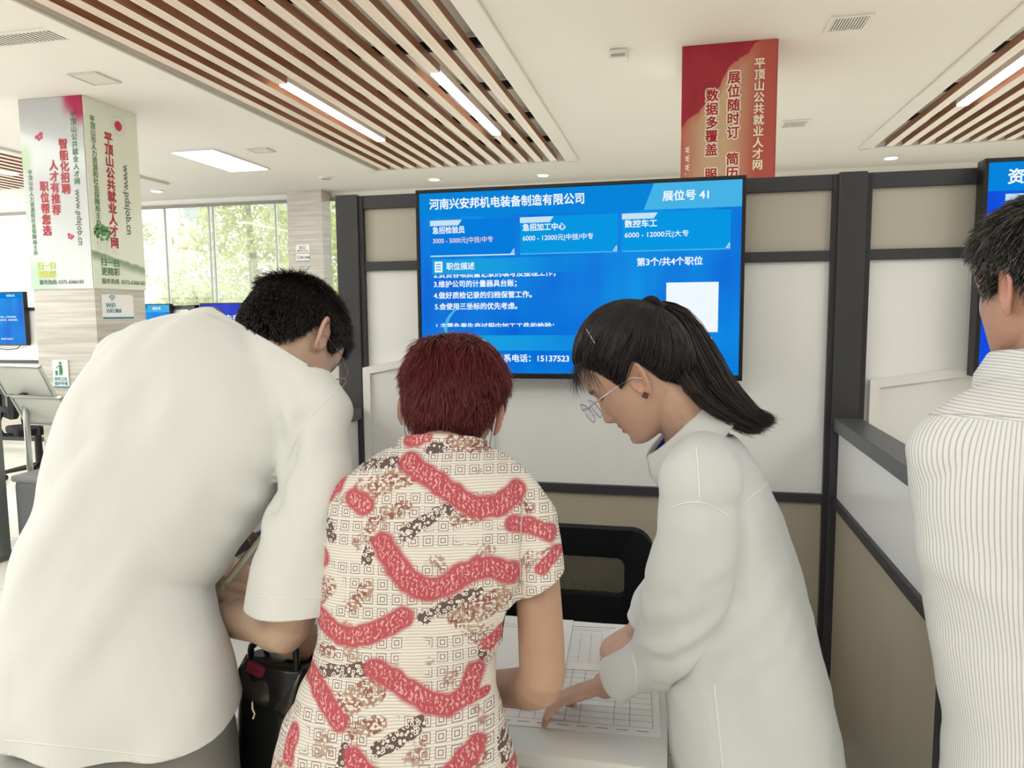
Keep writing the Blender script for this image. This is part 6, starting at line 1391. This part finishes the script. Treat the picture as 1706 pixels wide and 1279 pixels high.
def man_stripe():
    p = Person('person with short greying hair in a pinstriped white shirt at the right edge', (.50, 1.12, 0))
    p.head(P(1742, 470, 1.06), -15, 8, 0, 1.0, ear_out=.55)
    NB = P(1755, 640, 1.06); p.neck(NB, .056, .062)
    ts = unit(CR*.95+CD*.30)
    loft(p.mb, [K5(1735, 1330, 1.05, .112, .095), K5(1728, 1120, 1.05, .112, .09), K5(1720, 900, 1.045, .14, .10), K5(1722, 780, 1.04, .155, .09), K5(1738, 680, 1.05, .08, .06)], ts)
    LS, RS = P(1592, 752, 1.02), P(1872, 760, 1.12)
    limb(p.mb, [(LS, .046), (P(1735, 690, 1.05), .05), (RS, .046)])
    LE, LW = P(1622, 985, 1.13), P(1715, 945, 1.235); RE, RW2 = P(1850, 1000, 1.20), P(1740, 985, 1.26)
    limb(p.mb, [(LS, .046), (LE, .036), (LW, .026)]); limb(p.mb, [(RS, .046), (RE, .036), (RW2, .026)])
    p.hand(LW, LW-LE, -UP*.5-CD*.6, -1, .185); p.hand(RW2, RW2-RE, -UP*.5-CD*.6, 1, .185)
    hip = A3(*P(1735, 1330, 1.05)[:2], .80); kL, aL, kR, aR = A3(.43, 1.12, .46), A3(.42, 1.09, .08), A3(.59, 1.15, .46), A3(.60, 1.12, .08)
    kL, aL, kR, aR = hip-ts*.075+A3(0, .02, -.36), A3(*(hip-ts*.08)[:2], .08), hip+ts*.075+A3(0, .03, -.36), A3(*(hip+ts*.08)[:2], .08)
    p.leg(hip-ts*.055, kL, aL, (.056, .048, .036), aL+CD*.2); p.leg(hip+ts*.055, kR, aR, (.056, .048, .036), aR+CD*.2)
    o = p.finish(srgb(194, 152, 132), .003, 2, srgb(40, 38, 36))
    mb = MB()
    loft(mb, [K5(1736, 1450, 1.05, .140, .120), K5(1735, 1330, 1.05, .136, .116), K5(1731, 1220, 1.05, .126, .114), K5(1727, 1120, 1.05, .137, .116), K5(1722, 1000, 1.05, .153, .12), K5(1720, 880, 1.045, .174, .118), K5(1722, 790, 1.04, .172, .106), K5(1730, 720, 1.045, .14, .088), K5(1742, 668, 1.05, .085, .066)], ts, 5, 44, 2.2)
    limb(mb, [(P(1590, 752, 1.02), .061), (P(1660, 700, 1.04), .058), (P(1738, 680, 1.05), .062), (P(1800, 700, 1.08), .058), (P(1874, 760, 1.12), .061)], 5, 24)
    loft(mb, [K5(1590, 752, 1.02, .060, .060), K5(1604, 870, 1.065, .066, .066), K5(1630, 990, 1.14, .062, .060), K5(1680, 975, 1.20, .052, .050), K5(1712, 948, 1.232, .044, .040)], [CR, CR, unit(CR+UP*.3), UP, UP], 5, 30)
    loft(mb, [K5(1874, 760, 1.12, .060, .060), K5(1872, 880, 1.16, .064, .064), K5(1850, 1005, 1.205, .060, .058), K5(1790, 995, 1.235, .050, .048), K5(1742, 986, 1.258, .044, .040)], [CR, CR, unit(CR-UP*.3), UP, UP], 5, 30)
    def folds(c, n):
        q = c-P(1700, 900, 1.0); x = q@CR; y = q@CD; z = q[:, 2]
        d = .0035*vnoise(np.stack([x*10, y*8, z*6], 1), 41)+.0022*vnoise(np.stack([x*9, y*8, (z+x*.4)*26], 1), 42)
        for a, b, w in (((1548, 962), (1710, 1032), .012), ((1560, 1040), (1706, 1068), .010), ((1520, 735), (1620, 715), .009), ((1575, 1110), (1700, 1150), .012)):
            s_, _ = seg_dist(c, P(*a, .95), P(*b, .93)); s2, _ = seg_dist(c, P(*a, .93)-UP*.014, P(*b, .91)-UP*.014); d += .007*np.exp(-(s_/(w*2.4))**2)
        return d
    def uv(me):
        c = getco(me); q = c-P(1700, 900, 1.0); yoke = sstep(c[:, 2]-.22*(q@CR)*0, P(1600, 694, 1.0)[2]-.002, P(1600, 694, 1.0)[2]+.002); ax0, ax1 = P(1736, 1330, 1.06), P(1736, 720, 1.06); t = ((c[:, 2]-ax0[2])/(ax1[2]-ax0[2]))[:, None]; r_ = c-(ax0+(ax1-ax0)*t)
        setattr_vec(me, 'cloth', np.stack([.15*np.arctan2(r_@CR, -(r_@CD)), c[:, 2]+.12*(q@CR), yoke], 1))
    na = unit(UP*.97-CD*.02)
    cuts = [(P(1735, 1395, 1.05), -UP, P(1736, 1450, 1.05), .26), (P(1748, 640, 1.055), na, P(1752, 628, 1.06), .08)]
    sh = garment('shirt', mb, .0036, PIN, o, 3, folds, cuts, uv)
    me = collar(P(1752, 640, 1.06), unit(UP*.98+CD*.1), heading(-35)[0], .070, .068, .048, .058, .022, gap=.2, n=72); uv(me); solid(link(me, 'collar', PIN, sh), .0025)
    seam(sh, ((1524, 692), (1580, 690), (1640, 692), (1700, 696)), .0011, PIN, sh, 'yoke_seam')
    trousers(o, hip, ts, .112, .095, kL, aL, kR, aR, DARKT, .02)
    for an in (aL, aR): shoe(o, an, CD, SHOEB)
    R_ = scalp_roots(14000, -.085); top = sstep(R_[:, 2], .03, .09); ln = .012+.022*top+.005*rng.uniform(-1, 1, len(R_)); ln = np.where(R_[:, 2] < -.03, .009, ln)
    S = grow(R_, ln, lambda q: (q-A3(-.03, -.01, .118))*A3(1, 1, .7)+A3(.02, .0, -.05), .28+.20*top, 6, off=.006, jitter=.20)
    g = (rng.uniform(0, 1, len(R_)) < .22)[:, None]; cols = np.where(g, np.array(srgb(128, 124, 120)[:3])[None], hair_cols(len(R_), srgb(38, 35, 33), .4)); strands(to_world(p, S), cols, .00062, 'hair', o)
    return p, o
PR, OR = man_stripe()

# ------------------------------------------------------------------ somebody far behind, only the hair shows past the white T-shirt
def far_person():
    c = P(341, 536, 6.3); p = Person('person far behind, only dark hair showing past the white T-shirt', (c[0], c[1], 0))
    p.head(c, 170, 10, 0, 1.0); nb = c-UP*.20; p.neck(nb, .055, .06)
    hipz = c[2]-.72; hip = A3(c[0], c[1], max(hipz, .72)); s_ = CR
    loft(p.mb, [(*(hip-UP*.05), .15, .10), (*(hip+UP*.18), .13, .09), (*(nb-UP*.15), .17, .10), (*nb, .07, .05)], s_)
    for sg in (-1, 1):
        S0 = nb-UP*.06+s_*sg*.17; E0 = S0-UP*.28+s_*sg*.04; W0 = E0-UP*.24-CD*.04; limb(p.mb, [(S0, .048), (E0, .036), (W0, .025)]); p.hand(W0, -UP, s_*-sg, sg, .18)
    an = [A3(c[0]+sg*.09, c[1], .08) for sg in (-1, 1)]; kn = [A3(c[0]+sg*.09, c[1]-.02, .42) for sg in (-1, 1)]
    for k, a in zip(kn, an): p.leg(A3(k[0], k[1], hip[2]), k, a, toe=a-CD*.2)
    o = p.finish(srgb(196, 156, 130), .006, 1, srgb(24, 22, 22))
    mb = MB(); loft(mb, [(*(hip-UP*.10), .165, .12), (*(hip+UP*.18), .15, .11), (*(nb-UP*.15), .185, .115), (*(nb-UP*.02), .085, .065)], s_)
    for sg in (-1, 1): S0 = nb-UP*.06+s_*sg*.16; limb(mb, [(S0, .062), (S0-UP*.20+s_*sg*.03, .062)])
    garment('t_shirt', mb, .008, cloth_mat('navy_cloth', srgb(48, 54, 74), .85), o, 3)
    trousers(o, hip, s_, .15, .115, kn[0], an[0], kn[1], an[1], DARKT)
    for a in an: shoe(o, a, -CD, SHOEB)
    R_ = scalp_roots(3000, -.085); S = grow(R_, .02+0*R_[:, 0], lambda q: (q-A3(-.03, 0, .118))+A3(0, 0, -.05), .35, 5, off=.008); strands(to_world(p, S), hair_cols(len(R_), srgb(26, 24, 24), .3), .0016, 'hair', o)
far_person()
